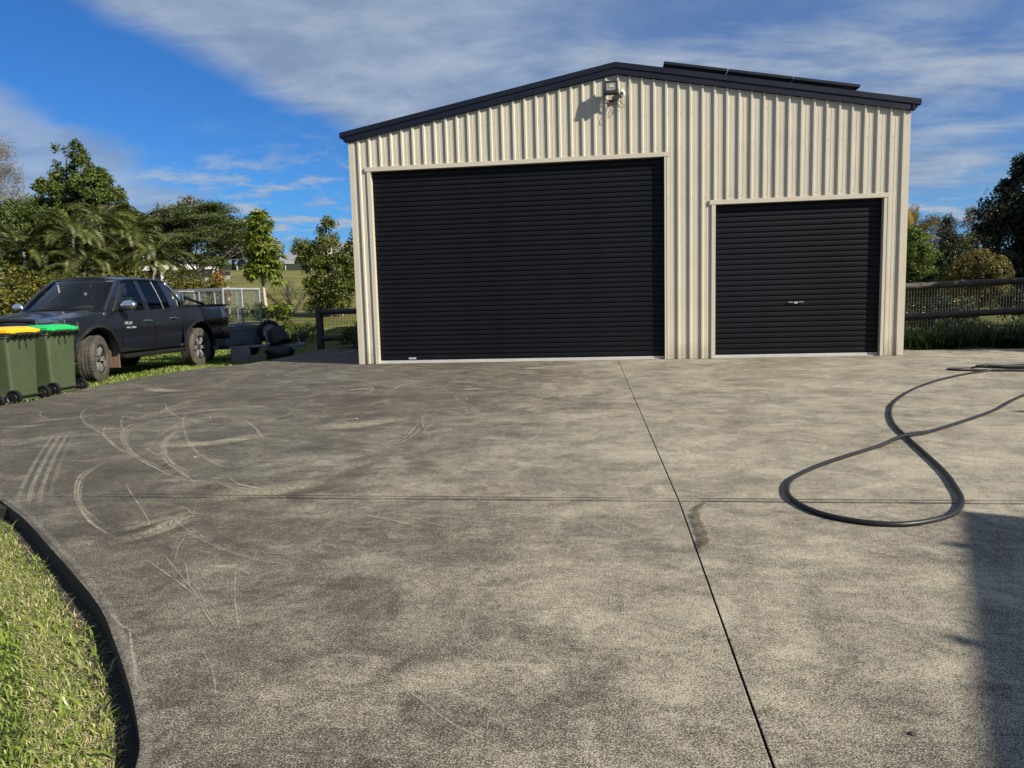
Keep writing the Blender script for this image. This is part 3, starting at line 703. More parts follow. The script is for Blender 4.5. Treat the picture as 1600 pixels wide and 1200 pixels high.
# lift where the run crosses itself
P2 = []
for i, p in enumerate(P):
    d = math.hypot(p.x-6.385, p.y-7.1*-1 if False else p.y+7.085)
    P2.append(p)
cross = Vector((6.37, -7.09, 0)); seen = 0
for i, p in enumerate(P2):
    d = (Vector((p.x, p.y, 0))-cross).length
    if d < 0.5 and i < len(P2)*0.28: p.z = hr + 2*hr*(0.5+0.5*math.cos(min(1, d/0.42)*math.pi))
mb = MB(); mb.tube(P2, hr, 10)
tag(mb.build('hose', M['rubber'], smooth='all'), 'thick black hose looped in a figure across the concrete drive', 'hose')
# ------------------------------------------------------------------ utility truck
M['paint'] = pm('black_car_paint', (0.0085, 0.0105, 0.016), 0.18, var=0.15, scale=2.0, spec=0.5, coat=0.8, dirt=(0.014, 0.013, 0.012), dirt_amt=0.3, dscale=2.2)
M['trimblack'] = pm('black_trim', (0.005, 0.005, 0.0055), 0.55, var=0.2, bump=0.1, bscale=200)
M['chrome'] = pm('chrome', (0.75, 0.76, 0.78), 0.10, metal=1.0, var=0.04)
M['tyre'] = pm('dusty_tyre', (0.040, 0.036, 0.031), 0.85, var=0.3, scale=9, dirt=(0.13, 0.105, 0.075), dirt_amt=0.6, dscale=7)
M['cleantyre'] = pm('black_tyre', (0.016, 0.016, 0.017), 0.8, var=0.25, scale=9)
M['alloy'] = pm('machined_alloy', (0.34, 0.33, 0.31), 0.4, metal=0.5, var=0.15, dirt=(0.16, 0.13, 0.10), dirt_amt=0.5, dscale=9)
M['alloydark'] = pm('dark_alloy', (0.022, 0.021, 0.020), 0.5, var=0.2)
M['zincdark'] = pm('satin_divider', (0.12, 0.12, 0.12), 0.4, metal=0.4)
M['amber'] = pm('amber_lens', (0.55, 0.18, 0.02), 0.15)
M['redlens'] = pm('red_lens', (0.18, 0.008, 0.01), 0.12, coat=0.6)
M['cabin'] = pm('dark_cabin_trim', (0.03, 0.03, 0.032), 0.8)
M['paletrim'] = pm('pale_pillar_trim', (0.62, 0.65, 0.64), 0.7)
M['mud'] = pm('mud_splashed_liner', (0.16, 0.11, 0.07), 0.95, var=0.4, scale=30, bump=0.5, bscale=60)
m, nt, out = new_mat('tinted_glass')
gl = nd(nt, 'ShaderNodeBsdfGlossy', {'Color': (1, 1, 1, 1), 'Roughness': 0.02}); tr = nd(nt, 'ShaderNodeBsdfTransparent', {'Color': (0.10, 0.12, 0.14, 1)})
fr = nd(nt, 'ShaderNodeFresnel', {'IOR': 1.5}); mx = nd(nt, 'ShaderNodeMixShader', {0: fr.outputs[0], 1: tr.outputs[0], 2: gl.outputs[0]}); nt.links.new(mx.outputs[0], out.inputs[0]); M['tint'] = m
m2 = m.copy(); m2.name = 'front_side_glass'; next(n for n in m2.node_tree.nodes if n.type == 'BSDF_TRANSPARENT').inputs[0].default_value = (0.5, 0.56, 0.58, 1); M['sideglass'] = m2
m, nt, out = new_mat('clear_windscreen')
gl = nd(nt, 'ShaderNodeBsdfGlossy', {'Color': (1, 1, 1, 1), 'Roughness': 0.015}); tr = nd(nt, 'ShaderNodeBsdfTransparent', {'Color': (0.70, 0.76, 0.76, 1)})
fr = nd(nt, 'ShaderNodeFresnel', {'IOR': 1.5}); mx = nd(nt, 'ShaderNodeMixShader', {0: fr.outputs[0], 1: tr.outputs[0], 2: gl.outputs[0]}); nt.links.new(mx.outputs[0], out.inputs[0]); M['screen'] = m
m, nt, out = new_mat('headlight_lens')
gl = nd(nt, 'ShaderNodeBsdfGlossy', {'Color': (1, 1, 1, 1), 'Roughness': 0.03}); tr = nd(nt, 'ShaderNodeBsdfTransparent', {'Color': (0.85, 0.87, 0.88, 1)})
mx = nd(nt, 'ShaderNodeMixShader', {0: 0.15, 1: tr.outputs[0], 2: gl.outputs[0]}); nt.links.new(mx.outputs[0], out.inputs[0]); M['clearlens'] = m

ute = thing('utility_truck', 'black dual cab utility truck parked on the grass with its front to the bins', 'ute', (-4.93, -2.27, -0.125))
U = ute
def lerp(a, b, t): return a+(b-a)*t
def pw(x, pts):
    if x <= pts[0][0]: return pts[0][1]
    for (a, va), (b, vb) in zip(pts[:-1], pts[1:]):
        if x <= b:
            t = (x-a)/(b-a); t = t*t*(3-2*t); return va+(vb-va)*t
    return pts[-1][1]
# local frame: y = distance back from the nose, x = left side (towards the drive), z = up
FW, RW, WR = 1.02, 4.10, 0.388
def top(l): return pw(l, [(0.0, 0.98), (0.35, 1.06), (1.30, 1.165), (1.7, 1.15), (2.6, 1.165), (3.55, 1.20), (3.62, 1.245), (5.2, 1.27), (5.33, 1.26)])
def halfw(l): return pw(l, [(0.0, 0.62), (0.12, 0.76), (0.45, 0.885), (0.9, 0.925), (1.6, 0.915), (3.4, 0.915), (4.1, 0.93), (5.0, 0.915), (5.33, 0.88)])
def prof(h, l):
    t = (h-0.4)/(top(l)-0.4)
    return 1 - 0.060*max(0, (t-0.62)/0.38)**2 - 0.045*max(0, (0.35-t)/0.35)**2 + 0.012*math.exp(-((t-0.62)/0.10)**2) - 0.010*math.exp(-((t-0.45)/0.12)**2)
def bot(l):
    b = 0.47 if l > 0.6 else 0.62
    for c in (FW, RW):
        d = abs(l-c)
        if d < 0.505: b = max(b, 0.40 + math.sqrt(0.505**2-d*d)*1.02)
    if l > RW+0.5: b = max(b, 0.56)
    return b
def side(l, h, s, off=0.0): return Vector((s*(halfw(l)*prof(h, l)+off), l, h))
def panel(name, s, lf, lb, nu, nv, topf=top, botf=bot, mat='paint', off=0.0):
    """shell panel between front line lf(h) and back line lb(h)"""
    mb = MB()
    def fn(u, v):
        hm = 0.5*(botf(lerp(lf(0.8), lb(0.8), u))+1.1); l = lerp(lf(0.8), lb(0.8), u)
        h = lerp(botf(l), topf(l), v); l = lerp(lf(h), lb(h), u); h = lerp(botf(l), topf(l), v)
        return side(l, h, s, off)
    mb.grid(fn, nu, nv); return mb.build(name, M[mat], U, smooth='all')
cst = lambda c: (lambda h: c)
fend_b = lambda h: 1.66 - 0.10*(h-0.5) + (0.16*max(0, h-0.95)/0.3 if h > 0.95 else 0)
dr_mid = lambda h: 2.56 + 0.03*(h-0.8)
dr_end = lambda h: 3.50 - (0.10*max(0, 0.85-h)/0.4)
for s in (1, -1):
    panel('front_fender', s, cst(0.16), lambda h: fend_b(h)-0.004, 44, 12)
    d = panel('front_door', s, lambda h: fend_b(h)+0.004, lambda h: dr_mid(h)-0.004, 14, 14)
    d2 = panel('rear_door', s, lambda h: dr_mid(h)+0.004, lambda h: min(dr_end(h), 3.50)-0.004, 14, 14, botf=lambda l: 0.47)
    panel('bed_side', s, lambda h: dr_end(h)+0.006 if h > 0.85 else 3.505, cst(5.30), 60, 12)
    for dd, l, h in ((d, 2.38, 0.985), (d2, 3.20, 1.01)):
        mb = MB(); a = side(l-0.10, h, s, 0.018); b_ = side(l+0.10, h, s, 0.018)
        mb.tube([side(l-0.105, h, s, 0.0), a, (a+b_)/2+Vector((s*0.016, 0, 0)), b_, side(l+0.105, h, s, 0.0)], [0.014, 0.016, 0.017, 0.016, 0.014], 8); mb.build('handle', M['chrome'], dd, smooth=True)
    # wheel arch flare
    for c in (FW, RW):
        mb = MB(); P = []
        for k in range(25):
            a = math.pi*(k/24); l = c-0.505*math.cos(a); h = 0.40+0.505*1.02*math.sin(a); P.append((l, h))
        for k in range(24):
            (l0, h0), (l1, h1) = P[k], P[k+1]
            q = lambda l, h, r, o: side(min(max(l+(l-c)*r, 0.1), 5.3), h+(h-0.40)*r, s, o)
            mb.quad(q(l0, h0, 0.0, 0.022), q(l1, h1, 0.0, 0.022), q(l1, h1, 0.085, 0.012), q(l0, h0, 0.085, 0.012))
            mb.quad(q(l0, h0, 0.0, 0.022), q(l1, h1, 0.0, 0.022), q(l1, h1, -0.03, -0.10), q(l0, h0, -0.03, -0.10))
            mb.quad(q(l0, h0, 0.085, 0.012), q(l1, h1, 0.085, 0.012), q(l1, h1, 0.095, -0.002), q(l0, h0, 0.095, -0.002))
        mb.build('wheel_arch', M['trimblack'], U, smooth=True)
    # side step
    mb = MB(); mb.bbox(min(s*0.72, s*0.965), max(s*0.72, s*0.965), 1.62, 3.48, 0.345, 0.425, 0.03); mb.build('side_step', M['trimblack'], U, smooth=True)
    # mirror
    mb = MB(); bm = bmesh.new(); bmesh.ops.create_uvsphere(bm, u_segments=18, v_segments=12, radius=1)
    mb.add([Vector((s*(1.055+0.135*v.co.x), 1.66+0.075*v.co.y+0.03*v.co.x, 1.265+(0.088 if v.co.z > 0 else 0.07)*v.co.z)) for v in bm.verts], [[v.index for v in f.verts] for f in bm.faces]); bm.free()
    mi = mb.build('mirror', M['chrome'], U, smooth='all')
    mb = MB(); mb.tube([(s*0.85, 1.72, 1.19), (s*0.95, 1.69, 1.20), (s*1.02, 1.67, 1.22)], 0.028, 8); mb.bbox(min(s*0.96, s*1.15), max(s*0.96, s*1.15), 1.61, 1.72, 1.185, 1.215, 0.012); mb.build('mirror_base', M['trimblack'], mi, smooth=True)
    # mud flaps
    for c in (FW+0.50, RW+0.50):
        mb = MB(); mb.bbox(min(s*0.64, s*0.90), max(s*0.64, s*0.90), c, c+0.014, 0.20, 0.62, 0.005); mb.build('mud_flap', M['mud'] if c < 2 else M['trimblack'], U)
# badge lettering on the left front door
def text_mesh(body, size, depth):
    cu = bpy.data.curves.new('lettering', 'FONT'); cu.body = body; cu.size = size; cu.extrude = depth; cu.resolution_u = 2
    tmp = bpy.data.objects.new('tmp_text', cu); col.objects.link(tmp); bpy.context.view_layer.update()
    me = bpy.data.meshes.new_from_object(tmp.evaluated_get(bpy.context.evaluated_depsgraph_get()))
    bpy.data.objects.remove(tmp); bpy.data.curves.remove(cu); return me
for s in (1, -1):
    for body, size, h, l0 in (('HILUX', 0.072, 0.935, 1.72), ('4WD TURBO', 0.045, 0.865, 1.745)):
        me = text_mesh(body, size, 0.002); me.materials.append(M['alu'])
        o = link('lettering', me, U)
        px = side(l0+0.12, h+0.03, s, 0.006)
        o.matrix_local = Matrix.Translation((px.x, l0 if s > 0 else l0+0.35, h)) @ Matrix.Rotation(rad(90 if s > 0 else -90), 4, 'Z') @ Matrix.Rotation(rad(90), 4, 'X')
# bonnet, nose
mb = MB()
def hood(u, v):
    l = lerp(0.16, 1.56, u); w = halfw(l)*prof(top(l), l); k = v*2-1
    return Vector((k*(w-0.004), l, top(l)+0.045*(1-k*k)*min(1, u*3+0.2) + 0.014*math.exp(-((abs(k)-0.62)/0.09)**2)*min(1, 4*u)))
mb.grid(hood, 16, 24); mb.build('bonnet', M['paint'], U, smooth='all')
mb = MB()
def nose(u, v):
    k = v*2-1; l = 0.16 - 0.02*u + 0.0; h = lerp(top(0.16), 0.42, u)
    x = k*halfw(0.16)*0.985; yb = 0.16 - 0.16*(1-k**4)*math.sin(min(1, u*1.6+0.25)*math.pi/2)
    return Vector((x, yb, h))
mb.grid(nose, 12, 24); mb.build('front_bumper', M['paint'], U, smooth='all')
mb = MB(); mb.bbox(-0.50, 0.50, -0.022, 0.03, 0.72, 0.95, 0.02)
gr = mb.build('grille', M['trimblack'], U, smooth=True)
for z in (0.755, 0.835, 0.915):
    mb = MB(); mb.bbox(-0.49, 0.49, -0.035, -0.015, z-0.012, z+0.012, 0.005); mb.build('grille_bar', M['chrome'], gr)
for s in (1, -1):
    mb = MB(); pts_ = [side(0.17, 0.98, s, 0.004), side(0.62, 1.02, s, 0.004), side(0.62, 0.92, s, 0.004), side(0.2, 0.83, s, 0.004)]
    mb.quad(*pts_); mb.quad(Vector((s*0.52, -0.004, 0.97)), pts_[0]+Vector((0, -0.004, 0)), pts_[3]+Vector((0, -0.004, 0)), Vector((s*0.52, -0.004, 0.83)))
    hl = mb.build('headlight', M['clearlens'], U, smooth=False, fixn=False)
    mb = MB(); mb.lathe([(0.0, 0.0), (0.05, 0.01), (0.06, -0.03), (0.066, -0.03)], 16, 'Y', Matrix.Translation((s*0.62, 0.03, 0.90))); mb.build('reflector', M['chrome'], hl, smooth=True)
    mb = MB(); mb.bbox(min(s*0.6, s*0.74), max(s*0.6, s*0.74), -0.012, 0.02, 0.56, 0.66, 0.01); mb.build('fog_light', M['white'], U)
# bull bar
bb = MB(); bb.tube(catmull([(-0.80, -0.06, 0.50), (-0.80, -0.12, 0.85), (-0.77, -0.12, 1.00), (-0.68, -0.12, 1.055), (0, -0.13, 1.065), (0.68, -0.12, 1.055), (0.77, -0.12, 1.00), (0.80, -0.12, 0.85), (0.80, -0.06, 0.50)], 6), 0.032, 10)
bar = bb.build('bull_bar', M['trimblack'], U, smooth='all')
mb = MB(); mb.bbox(-0.93, 0.93, -0.16, 0.02, 0.44, 0.62, 0.03); mb.build('bar_channel', M['trimblack'], bar, smooth=True)
for x in (-0.15, 0.15):
    mb = MB(); mb.bbox(x-0.035, x+0.035, -0.15, -0.07, 0.60, 1.11, 0.008); mb.build('bar_upright', M['trimblack'], bar)
# tailgate, bed floor
mb = MB(); mb.bbox(-0.80, 0.80, 5.27, 5.33, 0.66, 1.255, 0.015); mb.build('tailgate', M['paint'], U, smooth=True)
mb = MB(); mb.bbox(-0.86, 0.86, 5.30, 5.44, 0.50, 0.62, 0.02); mb.build('rear_bumper', M['trimblack'], U, smooth=True)
mb = MB(); mb.box(-0.84, 0.84, 3.60, 5.26, 0.70, 0.74); mb.box(-0.84, 0.84, 3.56, 3.60, 0.70, 1.22)
for s in (1, -1): mb.box(min(s*0.80, s*0.895), max(s*0.80, s*0.895), 3.6, 5.28, 1.225, 1.262)
mb.build('tub_liner', M['trimblack'], U)
for s in (1, -1):
    mb = MB()
    def tl(u, v): return side(lerp(5.20, 5.315, u), lerp(0.92, 1.20, v), s, 0.006)
    mb.grid(tl, 3, 6); mb.box(min(s*0.80, s*0.885), max(s*0.80, s*0.885), 5.305, 5.325, 0.82, 1.16); mb.build('tail_light', M['redlens'], U, smooth=True)
    mb = MB(); mb.box(min(s*0.81, s*0.875), max(s*0.81, s*0.875), 5.3255, 5.332, 0.84, 0.92); mb.build('reverse_light', M['white'], U)
# chassis and wheel wells (dark core behind the panels)
mb = MB(); mb.box(-0.62, 0.62, 0.2, 5.2, 0.36, 0.62); mb.box(-0.60, 0.60, 0.25, 3.5, 0.621, 1.02)
for s in (1, -1):
    for c in (FW, RW):
        mb.box(min(s*0.60, s*0.62), max(s*0.60, s*0.62), c-0.62, c+0.62, 0.4, 1.02)
    mb.box(min(s*0.60, s*0.88), max(s*0.60, s*0.88), 1.58, 3.54, 0.46, 0.50)
    for a, b_ in ((1.56, 1.58), (0.45, 0.47), (3.55, 3.57), (4.64, 4.66)): mb.box(min(s*0.60, s*0.86), max(s*0.60, s*0.86), a, b_, 0.55, 1.0)
    mb.box(min(s*0.60, s*0.88), max(s*0.60, s*0.88), 0.47, 1.56, 0.955, 0.975); mb.box(min(s*0.60, s*0.85), max(s*0.60, s*0.85), 3.57, 4.64, 0.955, 0.975)
mb.build('chassis', M['cabin'], U)
mb = MB(); mb.tube([(-0.75, FW, 0.388), (0.75, FW, 0.388)], 0.05, 8); mb.tube([(-0.75, RW, 0.388), (0.75, RW, 0.388)], 0.07, 8); mb.tube([(0.3, 3.6, 0.42), (0.3, 5.2, 0.42)], 0.05, 8); mb.build('axles', M['cabin'], U)
# cab: pillars, roof, glass
BH = lambda l: top(l)-0.005
A0, A1 = Vector((0.80, 1.36, 1.175)), Vector((0.615, 2.06, 1.73))
C1, C0 = Vector((0.625, 3.20, 1.735)), Vector((0.84, 3.58, 1.19))
def sgn(v, s): return Vector((v.x*s, v.y, v.z))
roof_mb = MB()
def rf(u, v):
    k = v*2-1; l = lerp(1.98+0.08*k*k, 3.36, u); e = 4*u*(1-u)
    return Vector((k*0.635, l, 1.738 + 0.045*(1-k*k) + 0.035*e**0.6 - 0.02*abs(k)**6))
roof_mb.grid(rf, 14, 16)
for s in (1, -1):
    roof_mb.tube([rf(u, 0.5+s*0.5)+Vector((0, 0, -0.012)) for u in [i/14 for i in range(15)]], 0.026, 8)
roof_mb.build('roof', M['paint'], U, smooth=True)
def pillar(name, pts, w, t, mat='paint', parent=None):
    """flat bar along pts; w along y, t in x"""
    mb = MB(); vs = []
    for p, ww in pts:
        vs += [p+Vector((0, -ww/2, 0)), p+Vector((0, ww/2, 0)), p+Vector((-t*(1 if p.x > 0 else -1), ww/2, 0)), p+Vector((-t*(1 if p.x > 0 else -1), -ww/2, 0))]
    fs = []
    for i in range(len(pts)-1):
        b = 4*i
        for k in range(4): fs.append((b+k, b+(k+1)%4, b+4+(k+1)%4, b+4+k))
    fs += [(0,1,2,3), (len(vs)-4, len(vs)-3, len(vs)-2, len(vs)-1)]
    mb.add(vs, fs); return mb.build(name, M[mat], parent or U)
for s in (1, -1):
    sill = lambda l, h=0: side(l, BH(l), s, -0.012)
    topl = lambda l: Vector((s*0.637, l, 1.738))
    a_b, a_t = side(1.44, BH(1.44), s, -0.035), Vector((s*0.635, 2.07, 1.738))
    pillar('front_pillar', [(lerp(a_b, a_t, t) + Vector((s*0.02*math.sin(t*math.pi), 0, 0.035*math.sin(t*math.pi))), 0.17-0.06*t) for t in (0, .2, .4, .6, .8, 1)], 0, 0.06)
    pillar('centre_pillar', [(lerp(sill(2.50), topl(2.48), t)+Vector((s*0.018*math.sin(t*math.pi), 0, 0)), 0.15-0.03*t) for t in (0, .33, .66, 1)], 0, 0.05, 'paint')
    pillar('rear_pillar', [(lerp(side(3.37, BH(3.40), s, -0.012), Vector((s*0.632, 3.27, 1.74)), t)+Vector((s*0.018*math.sin(t*math.pi), 0, 0)), 0.27-0.07*t) for t in (0, .33, .66, 1)], 0, 0.06)
    # window frame rails + sill
    mb = MB(); mb.tube([sill(l)+Vector((0, 0, 0.0)) for l in (1.6, 1.9, 2.3, 2.7, 3.1, 3.3)], 0.018, 6); mb.build('belt_moulding', M['trimblack'], U, smooth=True)
    gp = lambda l, h: lerp(sill(l), Vector((s*0.637, l, 1.738)), h) + Vector((s*(0.018*math.sin(h*math.pi)-0.014), 0, 0))
    def win(name, quad_fn):
        mb = MB(); mb.grid(quad_fn, 6, 6); return mb.build(name, M['sideglass' if 'front' in name else 'tint'], U, smooth='all')
    win('front_window', lambda u, v: gp(lerp(lerp(1.56, 2.16, v), 2.44, u), v))
    win('rear_window', lambda u, v: gp(lerp(2.56, lerp(3.20, 3.16, v), u), v))
    mb = MB(); mb.tube([gp(lerp(3.02, 2.96, v), v)+Vector((s*0.004, 0, 0)) for v in (0.02, .3, .6, .96)], 0.007, 6); mb.build('window_divider', M['zincdark'], U)
    # pale inner trim of the front pillar with a grab handle
    ia, ib = side(1.56, BH(1.56)+0.02, s, -0.10), Vector((s*0.595, 2.16, 1.70))
    tp = pillar('pillar_trim', [(lerp(ia, ib, t)+Vector((0, 0.06, 0)), 0.30-0.10*t) for t in (0, .5, 1)], 0, 0.03, 'paletrim' if s < 0 else 'cabin')
    hp = [lerp(ia, ib, t) for t in (0.30, 0.34, 0.62, 0.66)]
    mb = MB(); inn = Vector((-s*0.06, 0.10, 0)); mb.tube(catmull([hp[0]+inn*0.3, hp[1]+inn, hp[2]+inn, hp[3]+inn*0.3], 5), 0.014, 6); mb.build('grab_handle', M['paletrim' if s < 0 else 'cabin'], tp, smooth=True)
# windscreen and rear glass
mb = MB()
def wsf(u, v):
    k = v*2-1; w = lerp(0.80, 0.60, u); e = 1-k*k
    return Vector((k*w, lerp(1.40, 2.05, u)-0.11*e, lerp(1.178, 1.738, u)+0.045*e))
mb.grid(wsf, 10, 14); ws = mb.build('windscreen', M['screen'], U, smooth='all')
mb = MB(); mb.tube([wsf(0, v)+Vector((0, -0.012, 0.0)) for v in [i/14 for i in range(15)]], 0.02, 6); mb.build('cowl', M['trimblack'], U, smooth=True)
for x in (-0.35, 0.25):
    mb = MB(); mb.tube([wsf(0.02, 0.5+x*0.5)+Vector((0, -0.02, 0.01)), wsf(0.06, 0.5+x*0.5+0.3)+Vector((0, -0.02, 0.012))], 0.008, 5); mb.build('wiper', M['trimblack'], U)
mb = MB(); mb.box(-0.03, 0.03, 1.99, 2.0, 1.47, 1.52); mb.build('screen_sticker', M['white'], ws)
mb = MB(); mb.quad((-0.62, 3.30, 1.70), (0.62, 3.30, 1.70), (0.72, 3.54, 1.22), (-0.72, 3.54, 1.22)); mb.build('back_window', M['tint'], U, fixn=False)
# cabin
mb = MB(); mb.bbox(-0.74, 0.74, 1.44, 1.86, 1.02, 1.14, 0.04); mb.build('dashboard', M['cabin'], U, smooth=True)
mb = MB(); mb.box(-0.60, 0.60, 2.06, 3.28, 1.70, 1.715); mb.build('headliner', M['paletrim'], U)
for x in (-0.36, 0.36):
    for y in (2.35, 3.12):
        mb = MB(); mb.bbox(x-0.25, x+0.25, y-0.42, y+0.05, 0.86, 1.0, 0.04); mb.bbox(x-0.24, x+0.24, y, y+0.16, 0.95, 1.42, 0.05, Matrix.Translation((0, 0, 0))); mb.bbox(x-0.13, x+0.13, y+0.04, y+0.14, 1.44, 1.60, 0.04); mb.build('seat', M['cabin'], U, smooth=True)
mb = MB(); mb.tube([Vector((-0.36+0.18*math.cos(a), 2.0-0.07*math.sin(a), 1.15+0.16*math.sin(a))) for a in [2*math.pi*i/20 for i in range(20)]], 0.016, 6, closed=True); mb.build('steering_wheel', M['cabin'], U, smooth=True)
mb = MB(); mb.bbox(-0.11, 0.11, 2.03, 2.06, 1.60, 1.66, 0.02); mb.build('rear_view_mirror', M['cabin'], U)
# sports bar behind the cab
for s in (1, -1):
    mb = MB(); mb.tube(catmull([(s*0.82, 3.66, 1.24), (s*0.79, 3.60, 1.38), (s*0.72, 3.50, 1.55), (s*0.66, 3.42, 1.66), (s*0.60, 3.38, 1.70)], 6), 0.034, 10)
    sb = mb.build('sports_bar', M['chrome'], U, smooth='all')
    mb = MB(); mb.tube(catmull([(s*0.77, 3.60, 1.47), (s*0.80, 4.05, 1.36), (s*0.83, 4.45, 1.27)], 6), 0.030, 8); mb.build('bar_stay', M['trimblack'], sb, smooth='all')
    mb = MB(); mb.bbox(min(s*0.77, s*0.85), max(s*0.77, s*0.85), 3.58, 3.70, 1.25, 1.50, 0.02); mb.build('bar_foot', M['chrome'], sb, smooth=True)
# wheels
def wheel_parts(root, tyre_mat, width=0.265, R=WR, rim_r=0.24, grooves=True):
    hw = width/2; prof_ = [(rim_r, -hw*0.75), (rim_r+0.015, -hw*0.95), (R-0.055, -hw*1.02), (R-0.02, -hw*0.93), (R, -hw*0.80)]
    if grooves:
        for g in (-0.42, 0.0, 0.42):
            c = g*hw; prof_ += [(R+0.002, c-0.012), (R-0.010, c-0.009), (R-0.010, c+0.009), (R+0.002, c+0.012)]
    prof_ += [(R, hw*0.80), (R-0.02, hw*0.93), (R-0.055, hw*1.02), (rim_r+0.015, hw*0.95), (rim_r, hw*0.75)]
    mb = MB(); mb.lathe(prof_, 48, 'X')
    n = 44                                              # shoulder blocks
    for k in range(n):
        a = 2*math.pi*k/n
        for sd in (1, -1):
            Mr = Matrix.Rotation(a, 4, 'X'); mb.box(sd*hw*0.62-0.018, sd*hw*0.62+0.022*1, -0.016, 0.016, R-0.006, R+0.007, Mr)
    ty = mb.build('tyre', M[tyre_mat], root, smooth=True)
    mb = MB(); mb.lathe([(rim_r, -hw*0.75), (rim_r-0.012, -hw*0.5), (rim_r-0.02, hw*0.3), (rim_r-0.01, hw*0.72), (rim_r+0.006, hw*0.80), (rim_r+0.006, hw*0.86), (rim_r-0.012, hw*0.84), (rim_r-0.03, hw*0.55), (rim_r-0.03, -hw*0.1), (0.0, -hw*0.1)], 40, 'X')
    return mb.build('rim', M['alloydark'], root, smooth=True), hw, rim_r
def alloy(rim, hw, rr_):
    xo = hw*0.62
    for k in range(6):
        a = 2*math.pi*k/6
        for off_ in (-0.20, 0.20):
            mb = MB(); Mr = Matrix.Rotation(a, 4, 'X')
            p0 = Vector((xo-0.01, 0.0+off_*0.10, 0.06)); p1 = Vector((xo+0.012, off_*0.30, 0.14)); p2 = Vector((xo+0.008, off_*0.44, rr_-0.012))
            vs = []
            for p_, w_ in ((p0, 0.016), (p1, 0.015), (p2, 0.018)):
                vs += [p_+Vector((0, -w_, 0)), p_+Vector((0, w_, 0)), p_+Vector((-0.03, w_*1.1, 0)), p_+Vector((-0.03, -w_*1.1, 0))]
            fs = [(0,1,5,4),(4,5,9,8),(1,2,6,5),(5,6,10,9),(3,0,4,7),(7,4,8,11)]
            mb.add([Mr @ q for q in vs], fs); mb.build('spoke', M['alloy'], rim)
    mb = MB(); mb.lathe([(0.0, xo+0.012), (0.035, xo+0.010), (0.042, xo-0.004), (0.075, xo-0.012), (0.08, xo-0.03)], 20, 'X'); mb.build('hub_cap', M['alloydark'], rim, smooth=True)
    mb = MB(); mb.lathe([(rr_-0.012, hw*0.80), (rr_+0.006, hw*0.865), (rr_+0.008, hw*0.84)], 40, 'X'); mb.build('rim_lip', M['alloy'], rim, smooth=True)
for name, x, y, st_ in (('wheel', 0.79, FW, 17), ('wheel', 0.79, RW, 0), ('wheel', -0.79, FW, 17), ('wheel', -0.79, RW, 0)):
    wme = link('wheel', None, U); wme.location = (x, y, WR)
    wme.rotation_euler = (rad(random.uniform(0, 60)), 0, rad(st_) + (math.pi if x < 0 else 0))
    rm_, hw_, rr_ = wheel_parts(wme, 'tyre'); alloy_root = rm_
    # spokes are parts of the wheel assembly
    before = set(bpy.data.objects); alloy(rm_, hw_, rr_)
    for o in set(bpy.data.objects)-before: o.parent = wme
